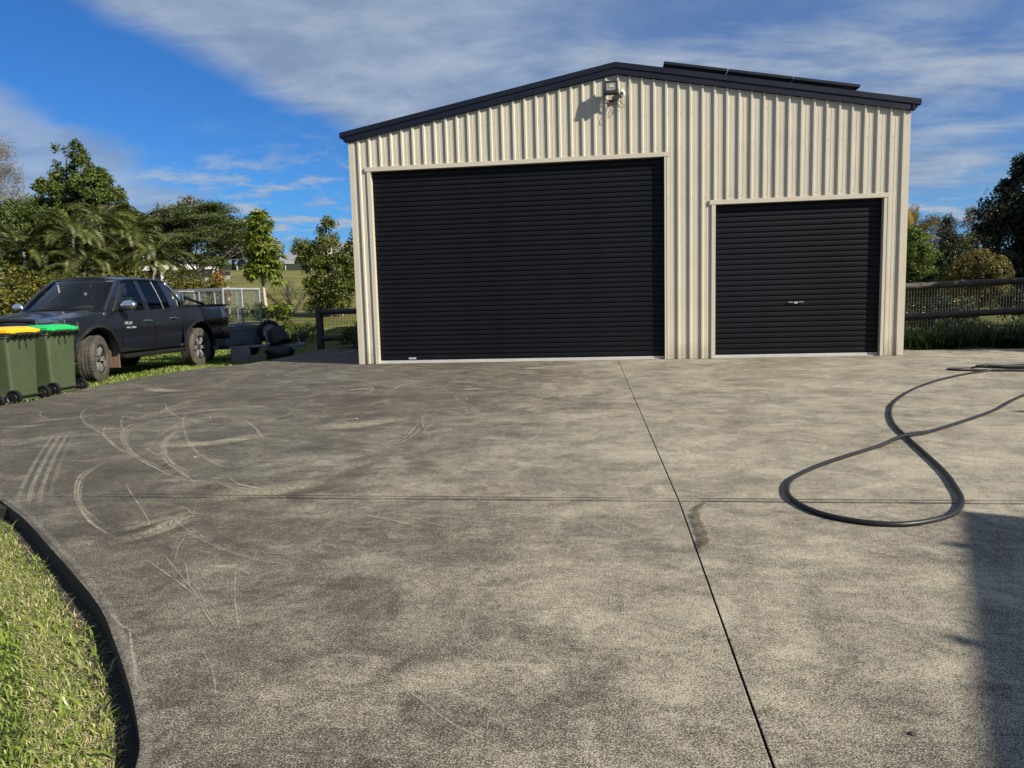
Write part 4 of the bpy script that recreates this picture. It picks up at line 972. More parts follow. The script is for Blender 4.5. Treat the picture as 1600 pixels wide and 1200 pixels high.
# ------------------------------------------------------------------ wheelie bins
M['bingreen'] = pm('bin_green_plastic', (0.050, 0.070, 0.034), 0.48, var=0.12, scale=2.5, dirt=(0.085, 0.10, 0.055), dirt_amt=0.5, dscale=2.0)
M['bindark'] = pm('bin_dark_fittings', (0.018, 0.022, 0.014), 0.5)
M['lidgreen'] = pm('green_lid_plastic', (0.012, 0.42, 0.10), 0.42, var=0.08)
M['lidyellow'] = pm('yellow_lid_plastic', (0.80, 0.42, 0.01), 0.42, var=0.08)
M['lidred'] = pm('red_lid_plastic', (0.50, 0.07, 0.015), 0.42, var=0.08)
def make_bin(label, x, y, lid, rz=0.0):
    r = thing('wheelie_bin', label, 'bin', (x, y, -0.13), rz, 'wheelie bins beside the drive')
    # local: +x is the back (wheel) face, y the width; body tapers downwards
    H = 0.925
    def ring(z, t):
        xb, xf, wy, c = lerp(-0.02, 0.0, t), lerp(-0.52, -0.66, t), lerp(0.235, 0.275, t), 0.045
        out_ = []
        for (cx, cy, a0) in ((xb-c, wy-c, 0), (xf+c, wy-c, 90), (xf+c, -wy+c, 180), (xb-c, -wy+c, 270)):
            for k in range(5):
                a = rad(a0+k*22.5); out_.append(Vector((cx+c*math.cos(a), cy+c*math.sin(a), z)))
        return out_
    mb = MB(); zs = [(0.035, 0.0, 1), (0.07, 0.05, 1.0), (0.13, 0.10, 1.0), (0.135, 0.10, 0.985), (0.5, 0.5, 0.985), (0.86, 0.95, 0.985), (0.87, 0.97, 1.03), (H, 1.0, 1.035)]
    rings = []
    for z, t, k in zs:
        rg = ring(z, t); c = sum(rg, Vector())/len(rg); rings.append([c+(p-c)*k for p in rg])
    n = len(rings[0])
    for i, rg in enumerate(rings): mb.v += [tuple(p) for p in rg]
    for i in range(len(rings)-1):
        for k in range(n): mb.f.append((i*n+k, i*n+(k+1)%n, (i+1)*n+(k+1)%n, (i+1)*n+k))
    mb.f.append(tuple(range(n))[::-1]); mb.f.append(tuple(range((len(rings)-1)*n, len(rings)*n)))
    mb.build('bin_body', M['bingreen'], r, smooth=True)
    # lid: domed slab hinged at the back
    mb = MB()
    def lidf(u, v):
        xx_ = lerp(0.03, -0.715, u); yy_ = lerp(-0.295, 0.295, v); e = (1-abs(2*v-1)**6)*(1-abs(2*u-1)**6)
        return Vector((xx_, yy_, H+0.012+0.045*e+0.055*math.sin(min(1, (1-u)*1.15)*math.pi*0.5)*0.6))
    mb.grid(lidf, 14, 14); nlid = len(mb.v)
    mb.grid(lambda u, v: lidf(u, v)-Vector((0, 0, 0.035 if 0.02 < u < 0.98 else 0.035)), 14, 14)
    B = 15
    for k in range(14):
        for (a, b_) in ((k, k+1), (14*B+k, 14*B+k+1), (k*B, (k+1)*B), (k*B+14, (k+1)*B+14)): mb.f.append((a, b_, nlid+b_, nlid+a))
    ld = mb.build('lid', lid, r, smooth=True)
    for s in (-1, 1):
        mb = MB(); mb.bbox(-0.01, 0.055, s*0.19-0.035, s*0.19+0.035, H-0.01, H+0.045, 0.012); mb.build('hinge', lid, ld, smooth=True)
    # handle bar and gussets at the back rim
    mb = MB(); mb.tube([(0.075, -0.26, H-0.01), (0.075, 0.26, H-0.01)], 0.014, 8)
    hb = mb.build('handle', M['bindark'], r, smooth=True)
    for yy_ in (-0.25, -0.14, -0.04, 0.04, 0.14, 0.25):
        mb = MB(); mb.prism([(0.0, yy_-0.006, H-0.005), (0.085, yy_-0.006, H-0.005), (0.085, yy_-0.006, H-0.022), (0.0, yy_-0.006, H-0.11)], (0, 0.012, 0)); mb.build('gusset', M['bindark'], r)
    mb = MB(); mb.bbox(-0.69, 0.005, -0.288, 0.288, H-0.035, H+0.0, 0.008); mb.build('rim_band', M['bindark'], r)
    for yy_ in (-0.06, 0.06):
        mb = MB(); mb.bbox(-0.004, 0.010, yy_-0.006, yy_+0.006, H-0.20, H-0.05, 0.003); mb.build('rib', M['bindark'], r)
    for s in (-1, 1):
        w = MB(); w.lathe([(0.0, -0.022), (0.045, -0.022), (0.05, -0.012), (0.075, -0.014), (0.085, -0.026), (0.098, -0.024), (0.1, -0.012), (0.1, 0.012), (0.098, 0.024), (0.085, 0.026), (0.075, 0.014), (0.05, 0.012), (0.045, 0.022), (0.0, 0.022)], 24, 'Y', Matrix.Translation((0.02, s*0.262, 0.10)))
        w.build('wheel', M['trimblack'], r, smooth=True)
    mb = MB(); mb.tube([(0.012, -0.25, 0.10), (0.012, 0.25, 0.10)], 0.011, 6); mb.build('axle', M['bindark'], r)
    return r
make_bin('green wheelie bin with a bright green lid nearest the truck wheel', -3.46, -2.77, M['lidgreen'], rad(-2))
make_bin('green wheelie bin with a yellow lid next to the green lidded bin', -3.31, -3.67, M['lidyellow'], rad(2))
make_bin('green wheelie bin with a red lid cut by the left picture edge', -3.12, -4.66, M['lidred'], rad(1))

# ------------------------------------------------------------------ cage trailer
M['galv'] = pm('galvanised_trailer_steel', (0.20, 0.23, 0.25), 0.5, metal=0.25, var=0.15, scale=8, dirt=(0.14, 0.14, 0.135), dirt_amt=0.4, dscale=3)  # steel colour darkened for the shade on the lower trailer
M['galvlight'] = pm('bright_galvanised_cage', (0.32, 0.345, 0.36), 0.5, metal=0.15, var=0.12, scale=8)  # lighter copy of the same steel, sunlight put into the cage colour
tr_ = thing('box_trailer', 'galvanised box trailer with a tall mesh cage and spare wheel behind the truck', 'trailer', (-4.44, 3.62, -0.18), rad(-14.4))
# local: +y along the visible front panel (1.25 wide), -x back along the trailer, +x drawbar
WT, LT, FZ, BZ, CZ = 1.26, 2.1, 0.36, 0.80, 1.66
for name, a in (('front_panel', (-0.03, 0, 0, WT)), ('rear_panel', (-LT, -LT+0.03, 0, WT)), ('side_panel', (-LT+0.031, -0.031, 0, 0.03)), ('side_panel', (-LT+0.031, -0.031, WT-0.03, WT))):
    mb = MB(); mb.box(a[0], a[1], a[2], a[3], FZ, BZ)
    if 'front' in name: mb.box(0.0005, 0.012, 0.04, WT-0.04, BZ-0.10, BZ-0.09); mb.box(0.0005, 0.012, 0.04, WT-0.04, FZ+0.06, FZ+0.075)
    mb.build(name, M['galv'], tr_)
mb = MB(); mb.box(-LT+0.03, -0.03, 0.03, WT-0.03, FZ, FZ+0.03); mb.build('floor', M['galv'], tr_)
mb = MB()
for y in (0.06, WT-0.1): mb.box(-LT, 0, y, y+0.04, FZ-0.09, FZ-0.001)
for x in (-0.1, -1.0, -1.9): mb.box(x-0.04, x, 0.1, WT-0.1, FZ-0.08, FZ-0.01)
mb.build('chassis_frame', M['galv'], tr_)
# cage: posts, rails, mesh
tb = 0.018
def cage_post(x, y):
    mb = MB(); mb.box(x-tb, x+tb, y-tb, y+tb, BZ, CZ); mb.build('cage_post', M['galvlight'], tr_)
for x in (-0.02, -0.72, -1.42, -LT+0.02):
    for y in (0.02, WT-0.02): cage_post(x, y)
for x in (-0.02, -LT+0.02): cage_post(x, WT/2)
for z in (CZ, BZ+0.02):
    for y in (0.02, WT-0.02):
        mb = MB(); mb.box(-LT, 0, y-tb*0.99, y+tb*0.99, z-0.0001, z+2*tb); mb.build('cage_rail', M['galvlight'], tr_)
    for x in (-0.02, -LT+0.02):
        mb = MB(); mb.box(x-tb*0.98, x+tb*0.98, 0, WT, z+0.0002, z+2*tb-0.0003); mb.build('cage_rail', M['galvlight'], tr_)
def mesh_panel(p0, p1, z0, z1, dx, dz, r=0.0028):
    p0, p1 = Vector(p0), Vector(p1); L = (p1-p0).length; mb = MB(); n = max(1, int(L/dx))
    for i in range(n+1):
        q = p0.lerp(p1, i/n); mb.tube([q+Vector((0,0,z0)), q+Vector((0,0,z1))], r, 4, caps=False)
    k = max(1, int((z1-z0)/dz))
    for i in range(k+1):
        z = z0+(z1-z0)*i/k; mb.tube([p0+Vector((0,0,z)), p1+Vector((0,0,z))], r, 4, caps=False)
    return mb
for a, b_ in (((-0.02, 0.03, 0), (-0.02, WT-0.03, 0)), ((-LT+0.02, 0.03, 0), (-LT+0.02, WT-0.03, 0)), ((-0.03, 0.02, 0), (-LT+0.03, 0.02, 0)), ((-0.03, WT-0.02, 0), (-LT+0.03, WT-0.02, 0))):
    stuff(mesh_panel(a, b_, BZ+0.05, CZ, 0.05, 0.075).build('cage_mesh', M['galv'], tr_, fixn=False))
# drawbar, jockey wheel, coupling
mb = MB(); mb.box(0.0, 1.55, WT/2-0.04, WT/2+0.04, FZ-0.08, FZ-0.01)
for s in (-1, 1): mb.tube([(0.0, WT/2+s*0.42, FZ-0.05), (0.85, WT/2+s*0.03, FZ-0.05)], 0.028, 6)
mb.build('drawbar', M['galv'], tr_)
mb = MB(); mb.bbox(1.50, 1.74, WT/2-0.045, WT/2+0.045, FZ-0.06, FZ+0.03, 0.015); mb.tube([(1.60, WT/2, FZ+0.02), (1.52, WT/2, FZ+0.17), (1.58, WT/2, FZ+0.22)], 0.016, 6); mb.tube([(1.70, WT/2, FZ+0.0), (1.78, WT/2, FZ+0.10)], 0.014, 6); mb.build('coupling', M['galv'], tr_)
mb = MB(); jx, jy = 0.80, WT/2-0.14; mb.tube([(jx, jy, 0.08), (jx-0.06, jy, FZ+0.38)], 0.026, 8); mb.tube([(jx-0.06, jy, FZ+0.38), (jx-0.02, jy-0.10, FZ+0.40)], 0.009, 6); mb.lathe([(0.0, -0.025), (0.075, -0.02), (0.08, 0.0), (0.075, 0.02), (0.0, 0.025)], 18, 'Y', Matrix.Translation((jx+0.03, jy, 0.07))); mb.build('jockey_wheel', M['galv'], tr_, smooth=True)
def small_wheel(loc, rz, rimmat, tilt=0):
    w = link('wheel', None, tr_); w.location = loc; w.rotation_euler = (0, tilt, rz)
    R = 0.275; hw = 0.08; rr_ = 0.17
    mb = MB(); mb.lathe([(rr_, -hw*0.8), (rr_+0.02, -hw), (R-0.03, -hw*1.02), (R, -hw*0.75), (R, hw*0.75), (R-0.03, hw*1.02), (rr_+0.02, hw), (rr_, hw*0.8)], 36, 'X'); mb.build('tyre', M['cleantyre'], w, smooth=True)
    mb = MB(); mb.lathe([(rr_+0.004, hw*0.85), (rr_-0.015, hw*0.8), (rr_-0.03, hw*0.3), (0.10, hw*0.35), (0.085, hw*0.6), (0.04, hw*0.6), (0.035, hw*0.2), (0.0, hw*0.2)], 32, 'X')
    for k in range(5):
        a = 2*math.pi*k/5; mb.lathe([(0.0, hw*0.72), (0.010, hw*0.70), (0.011, hw*0.55)], 6, 'X', Matrix.Translation((0, 0.062*math.cos(a), 0.062*math.sin(a))))
    mb.lathe([(rr_, -hw*0.85), (0.0, -hw*0.4)], 24, 'X')
    mb.build('rim', rimmat, w, smooth=True); return w
M['whiterim'] = pm('painted_steel_rim', (0.42, 0.50, 0.58), 0.45, var=0.12)
small_wheel((-0.55, -0.12, 0.275), rad(-90), M['whiterim']); small_wheel((-0.55, WT+0.12, 0.275), rad(90), M['whiterim'])
for y0, y1 in ((-0.22, 0.0), (WT, WT+0.22)):
    mb = MB(); P_ = [(-0.55+0.34*math.cos(a), 0.27+0.34*math.sin(a)) for a in [math.pi*k/10 for k in range(11)]]
    for (xa, za), (xb, zb_) in zip(P_[:-1], P_[1:]): mb.quad((xa, y0, za), (xb, y0, zb_), (xb, y1, zb_), (xa, y1, za)); mb.quad((xa, y0, za), (xb, y0, zb_), (xb, y0, zb_-0.03), (xa, y0, za-0.03))
    mb.build('mudguard', M['galv'], tr_, fixn=False)
sw = small_wheel((0.22, WT-0.02, FZ+0.27), rad(-30), M['whiterim']); sw.name = 'spare_wheel'
mb = MB(); mb.box(0.0005, 0.20, WT-0.06, WT-0.01, FZ+0.2, FZ+0.24); mb.build('spare_bracket', M['galv'], tr_)

# bits leaning about the trailer
M['bag'] = pm('black_tarpaulin', (0.011, 0.011, 0.012), 0.55, var=0.3, bump=0.4, bscale=12)
def lump(name, mat, loc, sx_, sy_, sz_, seed, label, cat, sub=3, amp=0.22, flat=True):
    bm = bmesh.new(); bmesh.ops.create_icosphere(bm, subdivisions=sub, radius=1.0)
    rg = random.Random(seed); ph = [rg.uniform(0, 6.28) for _ in range(6)]
    for v in bm.verts:
        c = v.co; k = 1+amp*(0.5*math.sin(3*c.x+ph[0])*math.sin(2.7*c.y+ph[1])+0.35*math.sin(5.1*c.z+ph[2])*math.sin(4.3*c.x+ph[3])+0.2*math.sin(9*c.y+ph[4])*math.sin(8*c.z+ph[5]))
        v.co = Vector((c.x*sx_*k, c.y*sy_*k, max(c.z*sz_*k, -0.72*sz_) if flat else c.z*sz_*k))
    me = bpy.data.meshes.new(name); bm.to_mesh(me); bm.free(); me.materials.append(mat)
    me.polygons.foreach_set('use_smooth', [True]*len(me.polygons))
    o = link(name, me); o.location = loc; tag(o, label, cat); return o
# tilted black tub on the drawbar
tub = thing('plastic_tub', 'black plastic tub tipped over on the trailer drawbar', 'tub', (-3.42, 4.15, 0.36), rad(-10)); tub.rotation_euler = (rad(176), rad(-24), rad(-12))
mb = MB(); mb.lathe([(0.0, -0.19), (0.19, -0.19), (0.20, -0.17), (0.25, 0.17), (0.275, 0.18), (0.275, 0.20), (0.24, 0.20), (0.185, -0.16), (0.0, -0.165)], 28, 'Z'); mb.build('bucket', M['bag'], tub, smooth=True)
mb = MB(); mb.tube([(0.0, -0.27, 0.17), (0.14, -0.24, 0.24), (0.2, 0.0, 0.26), (0.14, 0.24, 0.24), (0.0, 0.27, 0.17)], 0.008, 6); mb.build('handle', M['bag'], tub)
lump('rubbish_bag', M['bag'], (-3.30, 4.0, -0.05), 0.36, 0.30, 0.24, 4, 'black rubbish bag slumped on the ground below the trailer drawbar', 'bag')
M['block'] = pm('concrete_block', (0.25, 0.23, 0.21), 0.9, var=0.2, scale=14, bump=0.4, bscale=90)
def hollow_block(label, loc, rz, sx_, sy_, sz_, mat, name='concrete_block'):
    t = thing(name, label, 'block', loc, rz, 'blocks beside the trailer'); mb = MB(); w = 0.03
    mb.box(-sx_/2, sx_/2, -sy_/2, -sy_/2+w, 0, sz_); mb.box(-sx_/2, sx_/2, sy_/2-w, sy_/2, 0, sz_)
    for x in (-sx_/2, -w/2, sx_/2-w): mb.box(x, x+w, -sy_/2+w, sy_/2-w, 0, sz_)
    mb.build('block_shell', mat, t); return t
hollow_block('upright grey concrete block standing in front of the trailer', (-3.75, 2.95, -0.165), rad(22), 0.40, 0.19, 0.37, M['block'])
hollow_block('low brown concrete block lying beside the upright grey block', (-3.40, 3.02, -0.165), rad(18), 0.39, 0.19, 0.16, pm('brown_block', (0.20, 0.165, 0.125), 0.9, var=0.2, scale=12, bump=0.4, bscale=90))
M['timber'] = pm('weathered_timber', (0.20, 0.17, 0.135), 0.85, var=0.25, scale=10)
M['darktimber'] = pm('dark_stained_timber', (0.052, 0.044, 0.038), 0.75, var=0.35, scale=6, bump=0.35, bscale=40, dirt=(0.09, 0.075, 0.065), dirt_amt=0.5, dscale=4)
mb = MB(); mb.bbox(-0.55, 0.55, -0.06, 0.06, 0, 0.04, 0.005); o = mb.build('timber_plank', M['timber']); o.location = (-1.15, 3.3, 0.006); o.rotation_euler = (0, rad(-6), rad(35)); tag(o, 'loose weathered timber plank lying in the shade beside the shed', 'plank')
# ride-on mower under a red bonnet, half hidden by the shed corner
M['redpaint'] = pm('red_paint', (0.35, 0.035, 0.02), 0.4, var=0.2)
mo = thing('ride_on_mower', 'red and black ride-on mower half hidden behind the shed corner', 'mower', (-0.85, 4.6, -0.02), rad(-80))
mb = MB(); mb.bbox(-0.55, 0.15, -0.26, 0.26, 0.48, 0.86, 0.07); mb.build('bonnet', M['redpaint'], mo, smooth=True)
mb = MB(); mb.bbox(0.0, 0.9, -0.30, 0.30, 0.34, 0.46, 0.03); mb.bbox(-0.5, 0.1, -0.24, 0.24, 0.24, 0.47, 0.03); mb.build('frame', M['blackplastic'], mo, smooth=True)
mb = MB(); mb.bbox(0.45, 0.85, -0.24, 0.24, 0.50, 0.62, 0.04); mb.bbox(0.80, 0.94, -0.24, 0.24, 0.55, 0.98, 0.05); mb.build('seat', M['blackplastic'], mo, smooth=True)
mb = MB(); mb.tube([(0.16, 0, 0.5), (0.28, 0, 0.92)], 0.018, 6); mb.tube([Vector((0.28+0.08*math.cos(a), 0.19*math.sin(a), 0.93+0.10*math.cos(a))) for a in [2*math.pi*k/16 for k in range(16)]], 0.014, 6, closed=True); mb.build('steering_wheel', M['blackplastic'], mo, smooth=True)
mb = MB(); mb.bbox(-0.15, 0.42, -0.48, 0.48, 0.12, 0.22, 0.04); mb.build('cutter_deck', M['redpaint'], mo, smooth=True)
for x, y, R in ((-0.38, 0.32, 0.19), (-0.38, -0.32, 0.19), (0.68, 0.36, 0.26), (0.68, -0.36, 0.26)):
    mb = MB(); mb.lathe([(0.0, -0.05), (R*0.55, -0.05), (R*0.6, -0.09), (R*0.95, -0.09), (R, -0.06), (R, 0.06), (R*0.95, 0.09), (R*0.6, 0.09), (R*0.55, 0.05), (0.0, 0.05)], 24, 'Y', Matrix.Translation((x, y, R))); mb.build('wheel', M['cleantyre'], mo, smooth=True)
M['bluecrate'] = pm('blue_plastic', (0.012, 0.022, 0.055), 0.45, var=0.15)
cr = thing('plastic_crate', 'dark blue plastic crate in the shade beside the shed wall', 'crate', (-1.0, 3.75, 0.002), rad(8))
mb = MB(); a, b_, h = 0.30, 0.22, 0.34; mb.box(-a, a, -b_, b_, 0, 0.02)
for s in (-1, 1):
    for z in (0.03, 0.10, 0.17, 0.24, 0.30): mb.box(-a, a, s*b_-0.008, s*b_+0.008, z, z+0.035); mb.box(s*a-0.008, s*a+0.008, -b_, b_, z+0.001, z+0.034)
    for t in (-1, 1): mb.box(s*a-0.02, s*a+0.02, t*b_-0.02, t*b_+0.02, 0.0, h)
mb.build('crate_shell', M['bluecrate'], cr)

# ------------------------------------------------------------------ fences
def gz(x, y): return terrain(x, y)
# timber and mesh fence beside the shed
lf = thing('paddock_fence', 'dark timber rail fence with square wire mesh between shed and trailer', 'fence', (-3.22, 6.28, -0.26))
o0 = Vector((-3.22, 6.28, -0.26))
def rel(x, y, z): return Vector((x, y, z))-o0
mb = MB(); mb.tube([rel(-3.22, 6.28, -0.6), rel(-3.22, 6.28, 1.02), rel(-3.22, 6.28, 1.045)], [0.105, 0.098, 0.075], 12); mb.build('post', M['darktimber'], lf, smooth=True)
mb = MB(); mb.tube([rel(-0.1, 6.0, -0.6), rel(-0.1, 6.0, 1.0)], 0.10, 10); mb.build('post', M['darktimber'], lf, smooth=True)
for z, r in ((0.87, 0.075), (0.18, 0.072)):
    mb = MB(); P_ = [rel(lerp(-3.15, -0.1, t), lerp(6.24, 5.98, t), z+0.012*math.sin(t*7)) for t in [i/6 for i in range(7)]]; mb.tube(P_, r, 8); mb.build('rail', M['darktimber'], lf, smooth=True)
M['wire'] = pm('fence_wire', (0.06, 0.062, 0.058), 0.5, metal=0.3, var=0.2, scale=20)
def wires(p0, p1, z0, z1, dx, dz, r, zf=None):
    p0, p1 = Vector((*p0, 0)), Vector((*p1, 0)); L = (p1-p0).length; mb = MB(); n = max(1, int(L/dx)); st = [p0.lerp(p1, i/8) for i in range(9)]
    base = (lambda q: zf(q.x, q.y)) if zf else (lambda q: 0)
    for i in range(n+1):
        q = p0.lerp(p1, i/n); g = base(q); w = 0.006*math.sin(i*2.3); mb.tube([q+Vector((0,w,g+z0)), q+Vector((0,-w,g+z1))], r, 3, caps=False)
    k = max(1, int(round((z1-z0)/dz)))
    for i in range(k+1):
        mb.tube([q+Vector((0, 0, base(q)+z0+(z1-z0)*i/k+0.006*math.sin(i*3+j*2))) for j, q in enumerate(st)], r if i < k else r*1.8, 3, caps=False)
    return mb
def shift(mb, o): mb.v = [tuple(Vector(p)-o) for p in mb.v]; return mb
stuff(shift(wires((-3.15, 6.33), (-0.1, 6.07), 0.05, 1.1, 0.075, 0.075, 0.0042, gz), o0).build('wire_mesh', M['wire'], lf, fixn=False))
stuff(shift(wires((-3.30, 6.33), (-7.1, 8.3), 0.03, 1.20, 0.075, 0.075, 0.0042, gz), o0).build('wire_mesh', M['wire'], lf, fixn=False))
# white-post wire fence across the paddock
M['palepost'] = pm('pale_timber_post', (0.42, 0.40, 0.33), 0.85, var=0.2, scale=8)
wf = thing('wire_fence', 'post and wire fence with pale posts running through the paddock', 'fence', (-9.0, 17.2, 0.5))
o1 = Vector((-9.0, 17.2, 0.5))
row = [(-13.6, 16.6), (-11.4, 16.9), (-8.98, 17.25), (-7.58, 17.42), (-6.74, 17.55), (-4.5, 17.7), (-2.0, 17.9), (1.0, 18.1)]
for i, (x, y) in enumerate(row):
    mb = MB(); g = gz(x, y); mb.tube([Vector((x, y, g-0.3))-o1, Vector((x+0.02*(-1)**i, y, g+1.22+0.05*(i % 3)))-o1], 0.045 if i != 3 else 0.055, 8); mb.build('post', M['palepost'], wf, smooth=True)
for (a, b_) in zip(row[:-1], row[1:]):
    stuff(shift(wires(a, b_, 0.15, 1.1, 0.30, 0.19, 0.004, gz), o1).build('wire_mesh', M['wire'], wf, fixn=False))
# far boundary fence at the top of the paddock
ff = thing('boundary_fence', 'dark mesh boundary fence with pale posts along the top of the paddock', 'fence', (-31.2, 52.2, 3.7))
o2 = Vector((-31.2, 52.2, 3.7)); row = [(-36, 51.0), (-33.6, 51.6), (-31.23, 52.2), (-29.47, 52.5), (-27.4, 53.0), (-25.2, 53.4), (-22.9, 53.9), (-20.5, 54.4), (-17.5, 55.0)]
for i, (x, y) in enumerate(row):
    mb = MB(); g = gz(x, y); mb.tube([Vector((x, y, g-0.3))-o2, Vector((x, y, g+1.15-0.4*(i % 2 == 1)*(i > 2)))-o2], 0.055, 6); mb.build('post', M['palepost'], ff)
M['shadecloth'] = pm('dark_green_shadecloth', (0.022, 0.032, 0.022), 0.9, var=0.4, scale=3)
mb = MB()
for (a, b_) in zip(row[:-1], row[1:]):
    a, b_ = Vector((*a, gz(*a))), Vector((*b_, gz(*b_))); d = (b_-a).normalized(); nrm = Vector((-d.y, d.x, 0))*0.02
    mb.prism([a-o2+nrm*4, b_-o2+nrm*4, b_-o2+nrm*4+Vector((0,0,0.9)), a-o2+nrm*4+Vector((0,0,0.9))], nrm)
mb.build('shade_cloth', M['shadecloth'], ff)
# right hand garden fence
rf_ = thing('garden_fence', 'dark stained two rail timber fence with wire mesh right of the shed', 'fence', (9.0, 2.75, 0.0))
o3 = Vector((9.0, 2.75, 0.0)); pf = lambda x: 2.70 + (x-10.0)*0.125
for z, r in ((1.115, 0.066), (0.535, 0.064)):
    for xa, xb in ((8.6, 12.6), (12.62, 15.5)):
        mb = MB(); P_ = [Vector((lerp(xa, xb, t), pf(lerp(xa, xb, t)), z+(lerp(xa, xb, t)-10)*0.012+0.01*math.sin(t*6+xa)))-o3 for t in [i/6 for i in range(7)]]; mb.tube(P_, [r*(1+0.05*math.sin(i*2.1)) for i in range(7)], 10); mb.build('rail', M['darktimber'], rf_, smooth=True)
for x in (9.15, 12.75, 15.3):
    mb = MB(); mb.tube([Vector((x, pf(x)+0.14, -0.3))-o3, Vector((x, pf(x)+0.14, 1.17))-o3], 0.085, 10); mb.build('post', M['darktimber'], rf_, smooth=True)
M['brightwire'] = pm('galvanised_wire', (0.45, 0.46, 0.45), 0.4, metal=0.2, var=0.2, scale=20)
stuff(shift(wires((8.9, pf(8.9)+0.075), (15.3, pf(15.3)+0.075), 0.08, 1.10, 0.056, 0.115, 0.0022), o3).build('wire_mesh', M['brightwire'], rf_, fixn=False))
# ------------------------------------------------------------------ foliage tools
def leaves_mesh(name, C_, N_, T_, size, aspect, mat, fold=0.25, jitter=0.35, R=None):
    """C_ centres, N_ normals, T_ growth direction (numpy n x 3); one folded diamond leaf each"""
    R = R or rng; n = len(C_)
    def nrm(a): return a/np.maximum(np.linalg.norm(a, axis=1, keepdims=True), 1e-9)
    N_ = nrm(N_); T_ = T_ - N_*np.sum(T_*N_, axis=1, keepdims=True); T_ = nrm(T_+1e-6); S_ = np.cross(N_, T_)
    L = size*(1+jitter*(R.random(n)*2-1))[:, None]; Wd = L*aspect
    base = C_ - T_*L*0.5; tip = C_ + T_*L*0.5 - N_*L*0.12; m1 = C_ + S_*Wd*0.5 + N_*Wd*fold - T_*L*0.05; m2 = C_ - S_*Wd*0.5 + N_*Wd*fold - T_*L*0.05
    V = np.stack([base, m1, tip, m2], axis=1).reshape(-1, 3)
    i = np.arange(n)[:, None]*4
    F = np.concatenate([i+np.array([[0, 1, 2]]), i+np.array([[0, 2, 3]])], axis=1).reshape(-1)
    me = bpy.data.meshes.new(name); me.vertices.add(4*n); me.vertices.foreach_set('co', V.astype(np.float32).ravel())
    me.loops.add(6*n); me.loops.foreach_set('vertex_index', F.astype(np.int32)); me.polygons.add(2*n)
    me.polygons.foreach_set('loop_start', np.arange(0, 6*n, 3, dtype=np.int32))
    me.update(calc_edges=True); me.materials.append(mat); return me
def unit(n, R): 
    v = R.normal(size=(n, 3)); return v/np.linalg.norm(v, axis=1, keepdims=True)
def crown_points(lobes, nclump, per, rc, R, shell=(0.62, 1.0), up=0.35, flat=1.0):
    vol = np.array([l[3]*l[4]*l[5] for l in lobes])**(2/3); pr = vol/vol.sum(); CC = []; NN = []
    for _ in range(nclump):
        l = lobes[R.choice(len(lobes), p=pr)]; d = unit(1, R)[0]
        if d[2] < -0.35 and R.random() < 0.6: d[2] = abs(d[2])
        k = R.uniform(*shell); c = np.array(l[:3])+d*np.array(l[3:])*k
        m = int(per*R.uniform(0.6, 1.4)); r = rc*R.uniform(0.6, 1.35)
        pts = unit(m, R)*(R.random((m, 1))**0.45)*np.array([r, r, r*flat]) + c
        nn = unit(m, R)*0.8 + d*0.55 + np.array([0, 0, up]); CC.append(pts); NN.append(nn)
    return np.concatenate(CC), np.concatenate(NN)
def limb(mb, a, b, r0, r1, wig=0.08, n=5, sides=7, R=random):
    a, b = Vector(a), Vector(b); L = (b-a).length; P_ = []
    for i in range(n+1):
        t = i/n; p = a.lerp(b, t); 
        if 0 < i < n: p += Vector((R.uniform(-1, 1), R.uniform(-1, 1), R.uniform(-.5, .5)))*wig*L*0.5
        P_.append(p)
    P_ = catmull(P_, 3); m = len(P_); mb.tube(P_, [lerp(r0, r1, i/(m-1)) for i in range(m)], sides)
    return P_
M['bark'] = pm('grey_brown_bark', (0.13, 0.105, 0.08), 0.9, var=0.35, scale=9, bump=0.6, bscale=35)
M['palebark'] = pm('pale_bark', (0.42, 0.37, 0.29), 0.85, var=0.25, scale=8, bump=0.4, bscale=30)
M['greybark'] = pm('silver_bark', (0.30, 0.28, 0.26), 0.9, var=0.25, scale=6)
def tree(name, label, cat, x, y, H, lobes, leafmat, barkmat, nclump=120, per=60, rc=0.35, lsize=0.12, asp=0.45, tr=0.12, z=None, group=None, seed=1, shell=(0.6, 1.0), up=0.35, flat=1.0, limbs=True, droop=0.3, trunk_top=0.7, split=0.35):
    """lobes in local coordinates above the base"""
    z = terrain(x, y)-0.05 if z is None else z
    R = np.random.default_rng(seed); rr = random.Random(seed)
    t = thing(name, label, cat, (x, y, z), 0, group)
    mb = MB(); top_ = Vector((rr.uniform(-.1, .1)*H*0.3, rr.uniform(-.1, .1)*H*0.3, H*trunk_top))
    lo_ = sorted(lobes, key=lambda l: -l[2]); tx = sum(l[0] for l in lobes)/len(lobes)*0.5; ty = sum(l[1] for l in lobes)/len(lobes)*0.5
    top_ = Vector((tx, ty, H*trunk_top))
    P_ = limb(mb, (0, 0, -0.2), top_, tr, tr*0.35, 0.05, 5, 10, rr)
    if limbs:
        for l in lobes:
            k = rr.uniform(split, 0.95); st_ = P_[int(k*(len(P_)-1))]
            e_ = Vector(l[:3]); limb(mb, st_, e_, tr*0.42, tr*0.10, 0.14, 4, 6, rr)
            for _ in range(4):
                d = unit(1, R)[0]; q = e_.lerp(st_, rr.uniform(0, 0.4)); limb(mb, q, e_+Vector(d*np.array(l[3:])*0.8), tr*0.16, tr*0.04, 0.15, 3, 5, rr)
    mb.build('trunk', barkmat, t, smooth='all')
    if leafmat:
        C_, N_ = crown_points(lobes, nclump, per, rc, R, shell, up, flat)
        T_ = unit(len(C_), R) + np.array([0, 0, -droop])
        link('crown', leaves_mesh('crown', C_, N_, T_, lsize, asp, leafmat, R=R), t)
    return t
